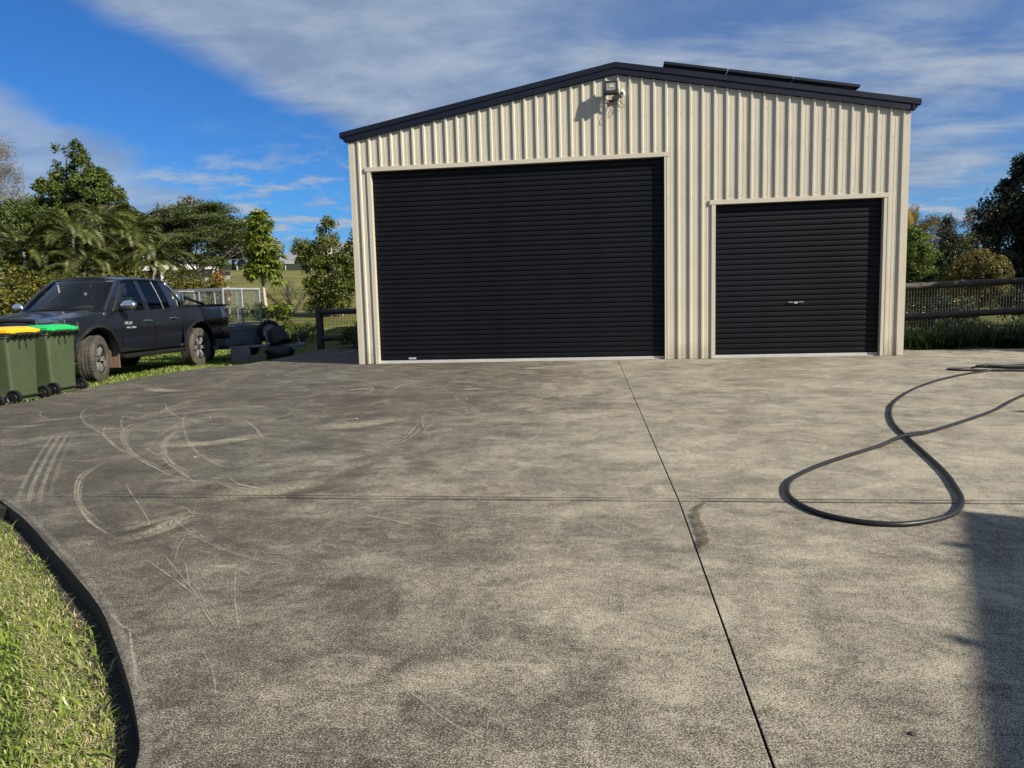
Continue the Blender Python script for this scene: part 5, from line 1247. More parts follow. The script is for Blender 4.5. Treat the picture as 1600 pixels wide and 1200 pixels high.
def globe(cx, cy, cz, rx, ry, rz): return (cx, cy, cz, rx, ry, rz)

M['leaf_dark'] = leaf_mat('dark_green_leaves', (0.030, 0.056, 0.010), (0.125, 0.162, 0.028))
M['leaf_mid'] = leaf_mat('mid_green_leaves', (0.028, 0.050, 0.012), (0.085, 0.110, 0.022))
M['leaf_fern'] = leaf_mat('feathery_green_leaves', (0.034, 0.054, 0.014), (0.100, 0.122, 0.028))
M['leaf_bright'] = leaf_mat('bright_green_leaves', (0.070, 0.115, 0.015), (0.190, 0.220, 0.030), (0.24, 0.24, 0.05), rough=0.35)
M['leaf_olive'] = leaf_mat('olive_green_leaves', (0.044, 0.068, 0.012), (0.155, 0.178, 0.030), (0.20, 0.17, 0.04))
M['leaf_hedge'] = leaf_mat('yellow_green_hedge_leaves', (0.035, 0.045, 0.008), (0.155, 0.145, 0.018), (0.24, 0.19, 0.03))
M['leaf_gold'] = leaf_mat('golden_bush_leaves', (0.050, 0.055, 0.012), (0.20, 0.165, 0.040), (0.24, 0.14, 0.05))
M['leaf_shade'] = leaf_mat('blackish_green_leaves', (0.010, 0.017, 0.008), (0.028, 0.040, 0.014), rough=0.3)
M['leaf_topiary'] = leaf_mat('clipped_hedge_leaves', (0.036, 0.070, 0.011), (0.135, 0.175, 0.026))
M['leaf_gum'] = leaf_mat('grey_green_gum_leaves', (0.105, 0.105, 0.080), (0.19, 0.18, 0.135))
M['leaf_dry'] = leaf_mat('dry_grey_twigs', (0.17, 0.155, 0.135), (0.29, 0.265, 0.235))
M['leaf_orange'] = leaf_mat('orange_new_leaves', (0.12, 0.075, 0.02), (0.34, 0.17, 0.055))
M['frond'] = leaf_mat('palm_frond', (0.034, 0.054, 0.011), (0.140, 0.150, 0.034), (0.28, 0.24, 0.07), rough=0.35, spec=0.5)
M['frond_stem'] = pm('frond_stem', (0.055, 0.062, 0.018), 0.6)
M['frond_gold'] = leaf_mat('golden_palm_frond', (0.22, 0.16, 0.035), (0.42, 0.30, 0.09), rough=0.4)
M['conifer'] = leaf_mat('dark_conifer_needles', (0.012, 0.018, 0.010), (0.035, 0.045, 0.020))

# ---- left background
tree('evergreen_tree', 'tall dense dark green tree with pointed tops behind the palms', 'tree', -15.1, 13.0, 6.2,
     [globe(0.30,0,6.25,0.12,0.15,0.6), globe(0.40,0,5.7,0.42,0.4,0.7), globe(0.75,0,4.9,0.85,0.8,0.9), globe(-0.22,0.1,6.0,0.06,0.1,0.75), globe(-0.22,0.1,5.4,0.2,0.2,0.5), globe(-0.75,0.2,6.0,0.06,0.1,0.8), globe(-0.75,0.2,5.4,0.24,0.2,0.5), globe(-0.95,0,4.7,0.55,0.6,0.8), globe(-0.2,-0.2,4.6,0.6,0.6,0.8), globe(1.05,0,4.9,0.45,0.5,0.6), globe(1.35,0,4.3,0.75,0.8,0.75), globe(1.85,0.2,3.5,0.6,0.8,0.75), globe(-1.3,0,3.6,0.9,0.9,0.9), globe(0.1,-0.3,3.4,1.5,1.2,1.1), globe(0.3,0,2.2,1.9,1.4,1.1), globe(-1.6,0,2.2,1.0,1.0,1.2)],
     M['leaf_dark'], M['bark'], 900, 52, 0.18, 0.115, 0.45, 0.16, seed=3, trunk_top=0.8)
tree('evergreen_tree', 'lower dark green tree left of the tall pointed tree', 'tree', -16.2, 11.0, 4.2,
     [globe(0,0,3.3,1.3,1.1,1.2), globe(0.9,0,2.9,1.0,1.0,1.2), globe(-1.2,0,2.8,1.3,1.1,1.4), globe(0,0,1.6,2.1,1.5,1.3)],
     M['leaf_dark'], M['bark'], 200, 95, 0.36, 0.12, 0.45, 0.12, seed=5)
# sparse grey tree at the left edge
gt = tree('bare_tree', 'sparse grey twiggy tree at the left edge of the sky', 'tree', -23.4, 18.7, 7.6,
     [globe(0,0,6.7,1.1,1.0,1.2), globe(-0.8,0,5.8,1.0,1.0,1.2), globe(0.5,0.2,5.4,0.9,0.9,1.1), globe(0.2,0,4.2,0.9,0.9,1.2), globe(-1.2,0,4.6,0.9,0.9,1.1)],
     M['leaf_dry'], M['greybark'], 260, 80, 0.34, 0.11, 0.16, 0.12, seed=8, trunk_top=0.75)
# spreading feathery tree
tree('spreading_tree', 'wide flat topped feathery tree in front of the white house', 'tree', -11.2, 14.5, 4.6,
     [globe(-0.1,0,3.95,1.6,1.3,0.55), globe(-1.4,0,3.6,1.1,1.1,0.6), globe(1.3,0.2,3.55,1.0,1.0,0.55), globe(0.3,-0.4,3.1,1.5,1.1,0.5), globe(-0.9,-0.3,2.8,1.1,1.0,0.5), globe(-2.0,0.1,3.0,0.8,0.9,0.7), globe(1.75,0,3.1,0.6,0.8,0.4), globe(0.5,-0.3,2.35,0.9,0.8,0.35), globe(0.6,0.2,4.3,0.8,0.7,0.35)],
     M['leaf_fern'], M['palebark'], 430, 130, 0.42, 0.085, 0.38, 0.11, seed=12, flat=0.30, up=0.7, trunk_top=0.55, shell=(0.3, 1.0))
# far wooded rise behind, one tree each
fr_ = random.Random(31)
for i, (x, y, h, w, mt_, lab) in enumerate(((-26.5, 38, 5.2, 2.6, 'leaf_gum', 'grey green tree behind the white house roof'), (-24.4, 46, 3.0, 2.0, 'leaf_gum', 'pale grey scrubby tree right of the white house'), (-27.0, 47, 3.0, 2.2, 'leaf_gum', 'grey scrub tree above the boundary fence'),
        (-31.5, 40, 4.2, 2.6, 'leaf_dark', 'dark tree far behind the palms'), (-36, 36, 5.0, 3.0, 'leaf_dark', 'dark far tree left of the white house'), (-25.2, 58, 2.6, 1.3, 'leaf_mid', 'small dark tree in front of the grey roofed house'))):
    rs = np.random.default_rng(50+i)
    lb = [globe(rs.uniform(-.5,.5)*w, rs.uniform(-.3,.3)*w, h*rs.uniform(.45,.85), w*rs.uniform(.45,.7), w*.5, h*rs.uniform(.16,.26)) for _ in range(6)]
    tree('distant_tree', lab, 'tree', x, y, h, lb, M[mt_], M['bark'], 110, 60, 0.5, 0.24, 0.5, 0.14, seed=60+i)
# young broad-leaved tree: pale trunk, whorled leaf clusters
def whorl_mesh(name, mat, n, L, asp, seed):
    R = np.random.default_rng(seed); a = np.linspace(0, 2*np.pi, n, endpoint=False)+R.uniform(-.2, .2, n); el_ = R.uniform(-0.7, 0.5, n)
    T_ = np.stack([np.cos(a)*np.cos(el_), np.sin(a)*np.cos(el_), np.sin(el_)], 1); C_ = T_*L*0.6
    N_ = np.stack([-np.cos(a)*np.sin(el_), -np.sin(a)*np.sin(el_), np.cos(el_)], 1)+R.normal(size=(n, 3))*0.25
    return leaves_mesh(name, C_, N_, T_, L, asp, mat, fold=0.12, R=R)
yt = thing('young_tree', 'young tree with a pale bare trunk and glossy bright green crown', 'tree', (-6.72, 10.6, terrain(-6.72, 10.6)-0.05))
zb = terrain(-6.72, 10.6)-0.05; top_z = 4.15-zb
mb = MB(); P_ = catmull([(0.05,0,-0.2),(0.02,0,0.5),(-0.06,0,1.2),(-0.10,0,1.9),(-0.10,0,2.6),(-0.06,0,3.3),(-0.05,0,top_z-0.25)], 5); mb.tube(P_, [lerp(0.085, 0.02, (i/(len(P_)-1))**0.8) for i in range(len(P_))], 10)
yr = random.Random(5); wv = [whorl_mesh('leaf_cluster', M['leaf_bright'], 15, 0.21, 0.36, 70+k) for k in range(4)]
spots = []
for _ in range(165):
    z = yr.uniform(2.05, top_z-0.05); k = (z-2.0)/(top_z-2.0)
    w = 0.60*(1-k**2.2)**0.6*(0.78+0.22*math.sin(k*17)) + 0.06; a = yr.uniform(0, 6.283); r = w*math.sqrt(yr.uniform(0.15, 1))
    spots.append((r*math.cos(a)-0.08, r*math.sin(a), z))
for _ in range(14): spots.append((yr.uniform(0.15, 0.55), yr.uniform(-.25, .25), yr.uniform(2.25, 2.8)))
for _ in range(9): spots.append((yr.uniform(-0.55, -0.2), yr.uniform(-.2, .2), yr.uniform(2.1, 2.5)))
for cx in (-0.36, 0.42):
    for _ in range(18): spots.append((cx+yr.uniform(-.26, .26), yr.uniform(-.25, .1), yr.uniform(0.72, 1.2)))
for _ in range(3): spots.append((0.38+yr.uniform(-.12, .12), yr.uniform(-.1, .1), yr.uniform(1.83, 1.9)))
for s_ in spots[::3]: limb(mb, (-0.08, 0, max(0.3, s_[2]-0.3)), s_, 0.016, 0.006, 0.1, 3, 5, yr)
mb.build('trunk', M['palebark'], yt, smooth='all')
for i, s_ in enumerate(spots):
    o = link('leaf_cluster', wv[i % 4], yt); o.location = s_; o.rotation_euler = (yr.uniform(-.5, .5), yr.uniform(-.5, .5), yr.uniform(0, 6.28)); q = yr.uniform(0.75, 1.2); o.scale = (q, q, q)
# tree beside the shed corner
tree('paperbark_tree', 'olive green tree with pale stems next to the left shed corner', 'tree', -6.95, 16.9, 4.1,
     [globe(0.0,0,3.5,0.36,0.36,0.6), globe(-0.1,0,2.8,0.6,0.55,0.5), globe(-1.0,0.1,2.85,0.6,0.5,0.35), globe(1.3,0,3.2,0.33,0.35,0.5), globe(0.95,0,2.5,0.65,0.6,0.6), globe(0.3,-0.2,2.0,0.9,0.7,0.5), globe(-0.6,0,2.1,0.6,0.6,0.4), globe(1.3,0,1.9,0.6,0.6,0.6), globe(-0.5,-0.2,1.2,0.65,0.6,0.4), globe(0.5,-0.2,1.2,0.8,0.6,0.5), globe(0.1,0,0.6,0.7,0.6,0.4), globe(-0.65,0,0.55,0.45,0.45,0.3), globe(1.9,0.3,2.6,0.5,0.5,0.6)],
     M['leaf_olive'], M['palebark'], 430, 60, 0.22, 0.10, 0.5, 0.10, seed=21, split=0.15)
# leafless shrub
ls = thing('bare_shrub', 'leafless brown twiggy shrub beyond the young tree', 'shrub', (-9.5, 18.7, terrain(-9.5, 18.7)))
mb = MB(); br = random.Random(9)
def twig(p, d, L, r, dep):
    e = p+d*L; limb(mb, p, e, r, r*0.55, 0.1, 3, 4, br)
    if dep > 0:
        for _ in range(4 if dep > 1 else 3):
            nd_ = (d+Vector((br.uniform(-.9, .9), br.uniform(-.9, .9), br.uniform(-.35, .5)))).normalized(); twig(p.lerp(e, br.uniform(.45, 1)), nd_, L*br.uniform(.55, .8), r*0.55, dep-1)
for _ in range(7): twig(Vector((0, 0, -0.05)), Vector((br.uniform(-1.2, 1.2), br.uniform(-.8, .8), 1)).normalized(), 0.95, 0.022, 3)
mb.build('branches', M['greybark'] if False else M['bark'], ls, smooth='all')
for i, (x, y, s_) in enumerate(((-6.1, 10.9, 0.34), (-5.6, 11.0, 0.26), (-6.35, 10.4, 0.22))):
    lab = ('leafy green clump at the foot of the young tree', 'small green clump right of the young tree foot', 'low green clump just in front of the young tree trunk')[i]
    tree('garden_plant', lab, 'plant', x, y, s_*2, [globe(0,0,s_,s_*1.1,s_,s_*0.9)], M['leaf_bright'] if i == 0 else M['leaf_mid'], M['bark'], 26, 36, 0.14, 0.11, 0.3, 0.02, seed=90+i, shell=(0.2, 1.0))

# ---- palms
def frond_mesh(name, L, nl, ll, droop, mat, seed, rise=0.9):
    R = np.random.default_rng(seed); rr = random.Random(seed); pts = []
    for i in range(13):
        t = i/12; a = rise - droop*t**1.3*1.9
        if not pts: pts.append(Vector((0, 0, 0))); continue
        pts.append(pts[-1]+Vector((math.cos(a), 0, math.sin(a)))*L/12)
    C_, N_, T_, S_ = [], [], [], []
    for i in range(nl):
        t = 0.14+0.86*i/nl; f = t*12; k = min(11, int(f)); p = pts[k].lerp(pts[k+1], f-k); d = (pts[k+1]-pts[k]).normalized(); up = Vector((-d.z, 0, d.x))
        l = ll*math.sin(min(1, (t-0.08)*1.5)*math.pi*0.55+0.25)*(1-0.55*max(0, t-0.6)/0.4)
        for s in (-1, 1):
            dr = (Vector((0, s, 0))*0.86 + d*0.55 + up*rr.uniform(0.22, 0.36) + Vector((0, 0, -0.32))).normalized()
            C_.append(p+dr*l*0.5+Vector((0,0,-0.05*l))); T_.append(dr); N_.append(up+Vector((rr.uniform(-.15, .15), rr.uniform(-.15, .15), 0))); S_.append(l)
    S_ = np.array(S_); me = leaves_mesh(name, np.array([tuple(c) for c in C_]), np.array([tuple(c) for c in N_]), np.array([tuple(c) for c in T_]), S_, 0.10, mat, fold=0.05, jitter=0.1, R=R) if False else None
    # leaves_mesh with per-leaf length
    n = len(C_); Cn = np.array([tuple(c) for c in C_]); Nn = np.array([tuple(c) for c in N_]); Tn = np.array([tuple(c) for c in T_])
    class RR:
        def random(self, n): return (S_-1)*0.5/0.5*0.5+0.5
    me = leaves_mesh(name, Cn, Nn, Tn, 1.0, 0.075, mat, fold=0.02, jitter=1.0, R=RR())
    # rachis
    b = bmesh.new(); b.from_mesh(me); mb_ = MB(); mb_.tube(pts, [lerp(0.013, 0.003, i/12) for i in range(13)], 5)
    vs = [b.verts.new(v) for v in mb_.v]
    for f in mb_.f:
        fc = b.faces.new([vs[i] for i in f]); fc.material_index = 1
    b.to_mesh(me); b.free(); me.materials.append(M['frond_stem']); return me
def palm(label, x, y, stems, mat, L, nf, seed, group=None, ll=0.36, bark='palebark', trk=0.055, droop=0.95, riser=(0.35, 1.35), name='palm'):
    rr = random.Random(seed); z = terrain(x, y); t = thing(name, label, 'palm', (x, y, z), 0, group); mb = MB()
    fm = [frond_mesh('frond', L*k, 46, ll, droop*rr.uniform(.8, 1.2), mat, seed*10+i, rise=r) for i, (k, r) in enumerate(((1.0, riser[1]), (0.95, 0.5*(riser[0]+riser[1])), (0.85, riser[0])))]
    heads = []
    for (dx, dy, h) in stems:
        P_ = catmull([(dx*0.25, dy*0.25, -0.1), (dx*0.5, dy*0.5, h*0.4), (dx, dy, h)], 6); mb.tube(P_, [trk*(1.15-0.35*i/(len(P_)-1)) for i in range(len(P_))], 8); heads.append((dx, dy, h))
    mb.build('trunk', M[bark], t, smooth='all')
    for (dx, dy, h) in heads:
        for k in range(nf):
            o = link('frond', fm[k % 3], t); o.location = (dx, dy, h); a = 2.4*k+rr.uniform(-.3, .3); o.rotation_euler = (rr.uniform(-.2, .2), rr.uniform(-.15, .15), a)
gp = 'golden cane palms behind the hedge'
palm('arching palm in the middle of the palm clump behind the truck roof', -10.9, 7.3, [(0, 0, 3.25), (-0.75, 0.3, 2.7), (0.4, -0.2, 2.2)], M['frond'], 1.6, 18, 2, gp)
palm('leaning palm at the right of the palm clump near the spreading tree', -10.2, 9.0, [(0, 0, 3.1), (0.6, 0.2, 2.5), (-0.3, -0.2, 2.1)], M['frond'], 1.6, 18, 3, gp)
palm('low palm with yellowing fronds at the left of the palm clump', -11.9, 6.6, [(0, 0, 2.8), (-0.3, 0.2, 2.0)], M['frond'], 1.45, 18, 4, gp)
palm('tall palm at the back of the palm clump in front of the dark tree', -11.5, 9.4, [(0, 0, 3.6), (0.8, 0.1, 3.0)], M['frond'], 1.6, 18, 6, gp)

# ---- hedge behind the truck
hr_ = np.random.default_rng(77)
hl = [(-14.5, -1.0), (-12.6, 1.6), (-11.3, 3.2), (-10.5, 4.4), (-9.8, 5.6), (-9.1, 6.7), (-8.3, 7.7), (-7.6, 8.5)]
hz = thing('hedge', 'long yellow green hedge standing behind the truck', 'hedge', (-10.5, 4.4, -0.2))
lobes = []
HPts = catmull([(x, y, 0) for x, y in hl], 3)
for i, p in enumerate(HPts):
    h = 2.0 + 0.22*math.sin(i*1.7)+0.12*math.sin(i*3.1) - (0.15 if 9 < i < 14 else 0) + (0.35 if p.y < 4.0 else 0)
    lobes += [globe(p.x+10.5, p.y-4.4, h*0.78, 0.62, 0.62, h*0.30), globe(p.x+10.5, p.y-4.4, h*0.35, 0.66, 0.66, h*0.42)]
C_, N_ = crown_points(lobes, 1000, 80, 0.30, hr_, (0.7, 1.05)); T_ = unit(len(C_), hr_)
link('crown', leaves_mesh('crown', C_, N_, T_, 0.085, 0.5, M['leaf_hedge'], R=hr_), hz)
mb = MB()
for p in HPts[::2]: limb(mb, (p.x+10.5, p.y-4.4, -0.1), (p.x+10.4, p.y-4.3, 1.5), 0.03, 0.01, 0.1, 3, 5)
mb.build('stems', M['bark'], hz)
tree('orange_shrub', 'small shrub with orange new leaves at the right end of the hedge', 'shrub', -7.55, 9.1, 2.35, [globe(0,0,1.95,0.22,0.22,0.32), globe(0.1,0,1.5,0.26,0.26,0.3)], M['leaf_orange'], M['bark'], 30, 34, 0.12, 0.09, 0.5, 0.03, seed=33)
# dark plant in the shade of the shed
tree('garden_plant', 'dark leafy plant in the shade beside the mower', 'plant', -1.75, 5.2, 0.75, [globe(0,0,0.55,0.42,0.4,0.28), globe(-0.3,0,0.42,0.3,0.3,0.2)], M['leaf_dark'], M['bark'], 34, 34, 0.16, 0.10, 0.4, 0.03, seed=35)

# ---- right hand garden
ter0 = lambda x, y: terrain(x, y)
tree('clipped_shrub', 'dense clipped green shrub rising directly beside the right shed wall', 'shrub', 12.15, 7.9, 2.9, [globe(0,0,1.65,0.58,0.56,0.70), globe(0.03,0,0.9,0.60,0.56,0.8), globe(-0.1,0,2.15,0.42,0.42,0.38)], M['leaf_topiary'], M['bark'], 560, 75, 0.13, 0.06, 0.5, 0.06, seed=41, shell=(0.45, 1.0))
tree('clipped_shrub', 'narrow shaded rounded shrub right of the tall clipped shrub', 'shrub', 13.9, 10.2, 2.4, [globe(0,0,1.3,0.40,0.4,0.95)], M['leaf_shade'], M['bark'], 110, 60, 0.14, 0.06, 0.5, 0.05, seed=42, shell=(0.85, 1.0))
tree('golden_bush', 'rounded golden brown bush behind the garden fence rail', 'bush', 13.35, 7.05, 1.9, [globe(0,0,1.27,0.70,0.6,0.46), globe(-0.35,0,1.0,0.38,0.4,0.4), globe(0.35,0,1.05,0.4,0.4,0.4), globe(0.32,0,0.55,0.3,0.3,0.3), globe(0.05,0,1.62,0.26,0.26,0.20)], M['leaf_gold'], M['bark'], 300, 62, 0.12, 0.062, 0.5, 0.05, seed=43, shell=(0.75, 1.0))
tree('conifer', 'dark pointed conifer standing behind the golden bush', 'tree', 17.3, 17.9, 3.7, [globe(0,0,0.9,0.75,0.7,0.8), globe(0,0,1.7,0.6,0.55,0.7), globe(0,0,2.4,0.42,0.4,0.6), globe(0,0,3.0,0.26,0.26,0.6), globe(0,0,3.5,0.12,0.12,0.35)], M['conifer'], M['bark'], 200, 60, 0.22, 0.10, 0.25, 0.07, seed=44, shell=(0.6, 1.0), trunk_top=0.9)
tree('broadleaf_tree', 'big blackish green tree at the right edge of the picture', 'tree', 18.6, 15.0, 5.3,
     [globe(0,0,4.1,1.0,1.0,1.0), globe(-0.9,0,3.5,0.8,0.8,0.8), globe(0.9,0,3.7,1.0,1.0,1.1), globe(-0.6,0,2.5,1.2,1.0,1.0), globe(0.7,0,2.4,1.2,1.1,1.1), globe(0,0,1.3,1.7,1.2,1.0), globe(-0.1,0,4.8,0.5,0.5,0.5), globe(1.9,0,2.6,0.9,0.9,1.3)],
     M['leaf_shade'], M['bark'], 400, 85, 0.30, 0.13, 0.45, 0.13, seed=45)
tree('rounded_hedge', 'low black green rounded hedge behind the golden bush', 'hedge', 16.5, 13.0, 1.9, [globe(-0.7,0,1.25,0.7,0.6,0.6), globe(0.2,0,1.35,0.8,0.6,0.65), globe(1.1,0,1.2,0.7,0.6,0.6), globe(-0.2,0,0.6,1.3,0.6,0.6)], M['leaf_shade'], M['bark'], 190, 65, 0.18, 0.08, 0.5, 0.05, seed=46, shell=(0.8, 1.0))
tree('yellow_shrub', 'sunlit yellow green shrub between conifer and big dark tree', 'shrub', 19.4, 20.3, 3.3, [globe(0,0,2.5,0.95,0.8,0.6), globe(-0.7,0,2.2,0.6,0.6,0.5), globe(0.2,0,1.5,1.1,0.9,0.8)], M['leaf_hedge'], M['bark'], 130, 60, 0.26, 0.12, 0.3, 0.06, seed=47)
for i, (x, y, h, lab) in enumerate(((28.0, 46.5, 5.2, 'pale grey gum tree far behind the conifer'), (31.3, 48.0, 5.6, 'wispy grey gum tree far behind the yellow shrub'), (26.0, 49.0, 4.2, 'small distant grey gum tree beside the golden palm'))):
    rs = np.random.default_rng(150+i)
    lb = [globe(rs.uniform(-1.5,1.5), rs.uniform(-.8,.8), h*rs.uniform(.55,.95), rs.uniform(.5,.9), .6, rs.uniform(.35,.6)) for _ in range(9)]
    tree('gum_tree', lab, 'tree', x, y, h, lb, M['leaf_gum'], M['greybark'], 130, 34, 0.38, 0.17, 0.28, 0.13, seed=160+i, shell=(0.3, 1.0))
palm('golden spiky palm showing above the clipped shrub beside the shed', 12.75, 9.9, [(0, 0, 2.35), (0.1, 0.3, 1.9)], M['frond_gold'], 0.95, 16, 9, None, ll=0.26, trk=0.09, droop=0.35, riser=(0.2, 1.45), name='spiky_palm')
for i, (x, y, w, lab) in enumerate(((10.9, 4.9, 1.4, 'low green shrubs in shade behind the fence beside the shed'), (14.4, 5.4, 1.2, 'small shaded shrub behind the right end of the fence'), (12.3, 9.6, 1.3, 'shaded groundcover shrub left of the golden bush'))):
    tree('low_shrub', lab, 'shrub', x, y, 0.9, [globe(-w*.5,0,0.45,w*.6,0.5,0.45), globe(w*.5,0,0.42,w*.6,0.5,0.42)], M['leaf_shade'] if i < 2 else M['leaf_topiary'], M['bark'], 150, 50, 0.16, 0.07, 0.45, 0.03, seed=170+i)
# strap-leaved plants
def strap_plant(label, x, y, n, L, mat, seed, wid=0.016, z=None, name='grass_tuft', group=None, spread=0.25):
    R = random.Random(seed); z = terrain(x, y) if z is None else z; t = thing(name, label, 'plant', (x, y, z), 0, group); mb = MB()
    for _ in range(n):
        a = R.uniform(0, 6.283); b0 = Vector((R.gauss(0, spread), R.gauss(0, spread*0.6), 0)); d = Vector((math.cos(a), math.sin(a), 0)); l = L*R.uniform(0.6, 1.15); k = R.uniform(0.35, 1.0); s = Vector((-d.y, d.x, 0))*wid*0.5
        P_ = []
        for i in range(5):
            u = i/4; P_.append(b0+d*l*k*u*0.85+Vector((0, 0, l*(0.95*u-0.75*k*u*u))))
        ws_ = (0.7, 1, 0.9, 0.6, 0.06); base = len(mb.v)
        for p, w in zip(P_, ws_): mb.v += [tuple(p-s*w), tuple(p+s*w)]
        for i in range(4): mb.f.append((base+2*i, base+2*i+1, base+2*i+3, base+2*i+2))
    stuff(mb.build('blades', mat, t, fixn=False)); return t
M['strap'] = leaf_mat('dark_strap_leaves', (0.018, 0.036, 0.010), (0.05, 0.075, 0.02), rough=0.4)
M['strap_lt'] = leaf_mat('light_strap_leaves', (0.05, 0.075, 0.02), (0.11, 0.13, 0.04), rough=0.4)
tg = 'mounding grasses along the back edge of the drive'
for i, (x, y, lab) in enumerate(((9.75, 1.72, 'dark arching grass mound right against the shed corner'), (10.45, 1.80, 'dark arching grass mound second from the shed corner'), (11.05, 1.85, 'dark arching grass mound below the gap in the garden fence'), (11.6, 1.95, 'dark arching grass mound third of the row away from the shed'))):
    strap_plant(lab, x, y, 520, 0.78, M['strap'], 200+i, 0.014, -0.05, group=tg)
strap_plant('pale low groundcover plant at the far right of the drive edge', 12.3, 2.0, 160, 0.30, M['strap_lt'], 210, 0.03, -0.05, name='groundcover_plant')
for i, (x, y, lab) in enumerate(((12.0, 4.2, 'agapanthus like strappy plant behind the fence under the golden bush'), (11.4, 4.0, 'strappy plant behind the middle of the garden fence'), (13.0, 4.3, 'broad green strappy plant behind the fence at the right edge'))):
    strap_plant(lab, x, y, 60, 0.5, M['strap_lt'] if i != 1 else M['strap'], 220+i, 0.03, 0.15, name='strappy_plant', spread=0.12)
# agapanthus clump in paddock bed
strap_plant('green strappy clump with a pale flower at the foot of the young tree', -5.4, 9.9, 90, 0.75, M['strap_lt'], 230, 0.035, None, name='strappy_plant', spread=0.15)

# ------------------------------------------------------------------ grass
M['grass'] = leaf_mat('lawn_grass_blades', (0.100, 0.160, 0.022), (0.30, 0.385, 0.070), (0.52, 0.51, 0.20), rough=0.42, trans=0.35, spec=0.45)
M['drygrass'] = leaf_mat('dry_grass_blades', (0.26, 0.21, 0.10), (0.58, 0.50, 0.28), rough=0.7, trans=0.2)
M['broadgrass'] = leaf_mat('broad_grass_leaves', (0.11, 0.175, 0.025), (0.27, 0.32, 0.06), rough=0.35, trans=0.35)
def inside_island(x, y):
    # lawn island bottom left: west/south of the slab edge
    best = 1e9; side_ = 0
    for i in range(len(edge_sw)-1):
        ax, ay = edge_sw[i]; bx, by = edge_sw[i+1]; dx, dy = bx-ax, by-ay; t = max(0, min(1, ((x-ax)*dx+(y-ay)*dy)/(dx*dx+dy*dy))); px, py = ax+t*dx, ay+t*dy; d = (x-px)**2+(y-py)**2
        if d < best: best = d; side_ = dx*(y-ay)-dy*(x-ax)
    return side_ > 0, math.sqrt(best)
def blades(name, pts, zfn, h, w, lean, mat, seed, flatp=0.0):
    R = np.random.default_rng(seed); n = len(pts); P0 = np.array([(x, y, zfn(x, y)) for x, y in pts]); a = R.uniform(0, 2*np.pi, n); ln = lean*R.uniform(0.3, 1.6, n); hh = h*R.uniform(0.5, 1.35, n)
    fl = R.random(n) < flatp; ln = np.where(fl, 3.0*R.uniform(.7, 1.6, n), ln); 
    d = np.stack([np.cos(a), np.sin(a), np.zeros(n)], 1); s = np.stack([-np.sin(a+0.6*R.normal(size=n)), np.cos(a), np.zeros(n)], 1); ww = (w*R.uniform(0.6, 1.4, n))[:, None]
    ln_n = np.sqrt(1+ln**2); up = (hh/ln_n)[:, None]*np.array([[0, 0, 1.0]]); out_ = (hh*ln/ln_n)[:, None]*d
    p1 = P0+up*0.62+out_*0.38; p2 = P0+up*np.where(fl, 0.8, 0.92)[:, None]+out_*1.0
    V = np.stack([P0-s*ww*0.5, P0+s*ww*0.5, p1+s*ww*0.42, p1-s*ww*0.42, p2], 1).reshape(-1, 3)
    i5 = np.arange(n)[:, None]*5; F = np.concatenate([i5+np.array([[0,1,2]]), i5+np.array([[0,2,3]]), i5+np.array([[3,2,4]])], 1).reshape(-1)
    me = bpy.data.meshes.new(name); me.vertices.add(5*n); me.vertices.foreach_set('co', V.astype(np.float32).ravel()); me.loops.add(9*n); me.loops.foreach_set('vertex_index', F.astype(np.int32)); me.polygons.add(3*n); me.polygons.foreach_set('loop_start', np.arange(0, 9*n, 3, dtype=np.int32)); me.update(calc_edges=True); me.materials.append(mat)
    return stuff(link(name, me))
gr_ = random.Random(123)
def scatter(n, x0, x1, y0, y1, ok):
    out_ = []
    while len(out_) < n:
        x, y = gr_.uniform(x0, x1), gr_.uniform(y0, y1); 
        if ok(x, y): out_.append((x, y))
    return out_
def ok_near(x, y):
    i, d = inside_island(x, y); return i and d > 0.045+0.02*math.sin(x*23+y*17)+0.012*math.sin(x*61)
def ok_edge(x, y):
    i, d = inside_island(x, y); return i and 0.04+0.02*math.sin(x*31) < d < 0.24
def view_ok(f):
    return lambda x, y: (x-0.75)*1.06 > -(y+8.6)*0.02-0.6 and f(x, y)
zl = lambda x, y: terrain(x, y)
blades('lawn_grass', scatter(85000, 0.35, 3.3, -11.7, -8.65, ok_near), zl, 0.026, 0.0036, 1.1, M['grass'], 1, 0.40)
blades('dry_thatch', scatter(6000, 0.35, 3.3, -11.7, -8.65, ok_near), zl, 0.030, 0.0026, 2.0, M['drygrass'], 2, 0.75)
blades('dry_edge_thatch', scatter(14000, 0.5, 3.3, -11.7, -8.65, ok_edge), zl, 0.030, 0.0028, 1.8, M['drygrass'], 3, 0.7)
blades('broad_grass', scatter(2600, 0.35, 3.3, -11.7, -8.65, ok_near), zl, 0.070, 0.0085, 1.9, M['broadgrass'], 4, 0.4)
def ok_west(x, y):
    e = -2.66-0.25*smooth(-4.3, -2.0, y); 
    if y > -0.2: e = -2.9+0.55*smooth(-0.2, 0.5, y)
    if y < -4.8: e = -2.66-(-4.8-y)*0.35
    return x < e
blades('verge_grass', scatter(46000, -7.6, -2.3, -6.0, 4.2, ok_west), zl, 0.055, 0.007, 0.7, M['grass'], 5, 0.1)
def ok_far(x, y): return not (-2.5 < x and y < 7.0)
blades('paddock_grass', scatter(26000, -9.5, 0.0, 4.2, 13.0, ok_far), zl, 0.07, 0.012, 0.8, M['grass'], 6, 0.1)
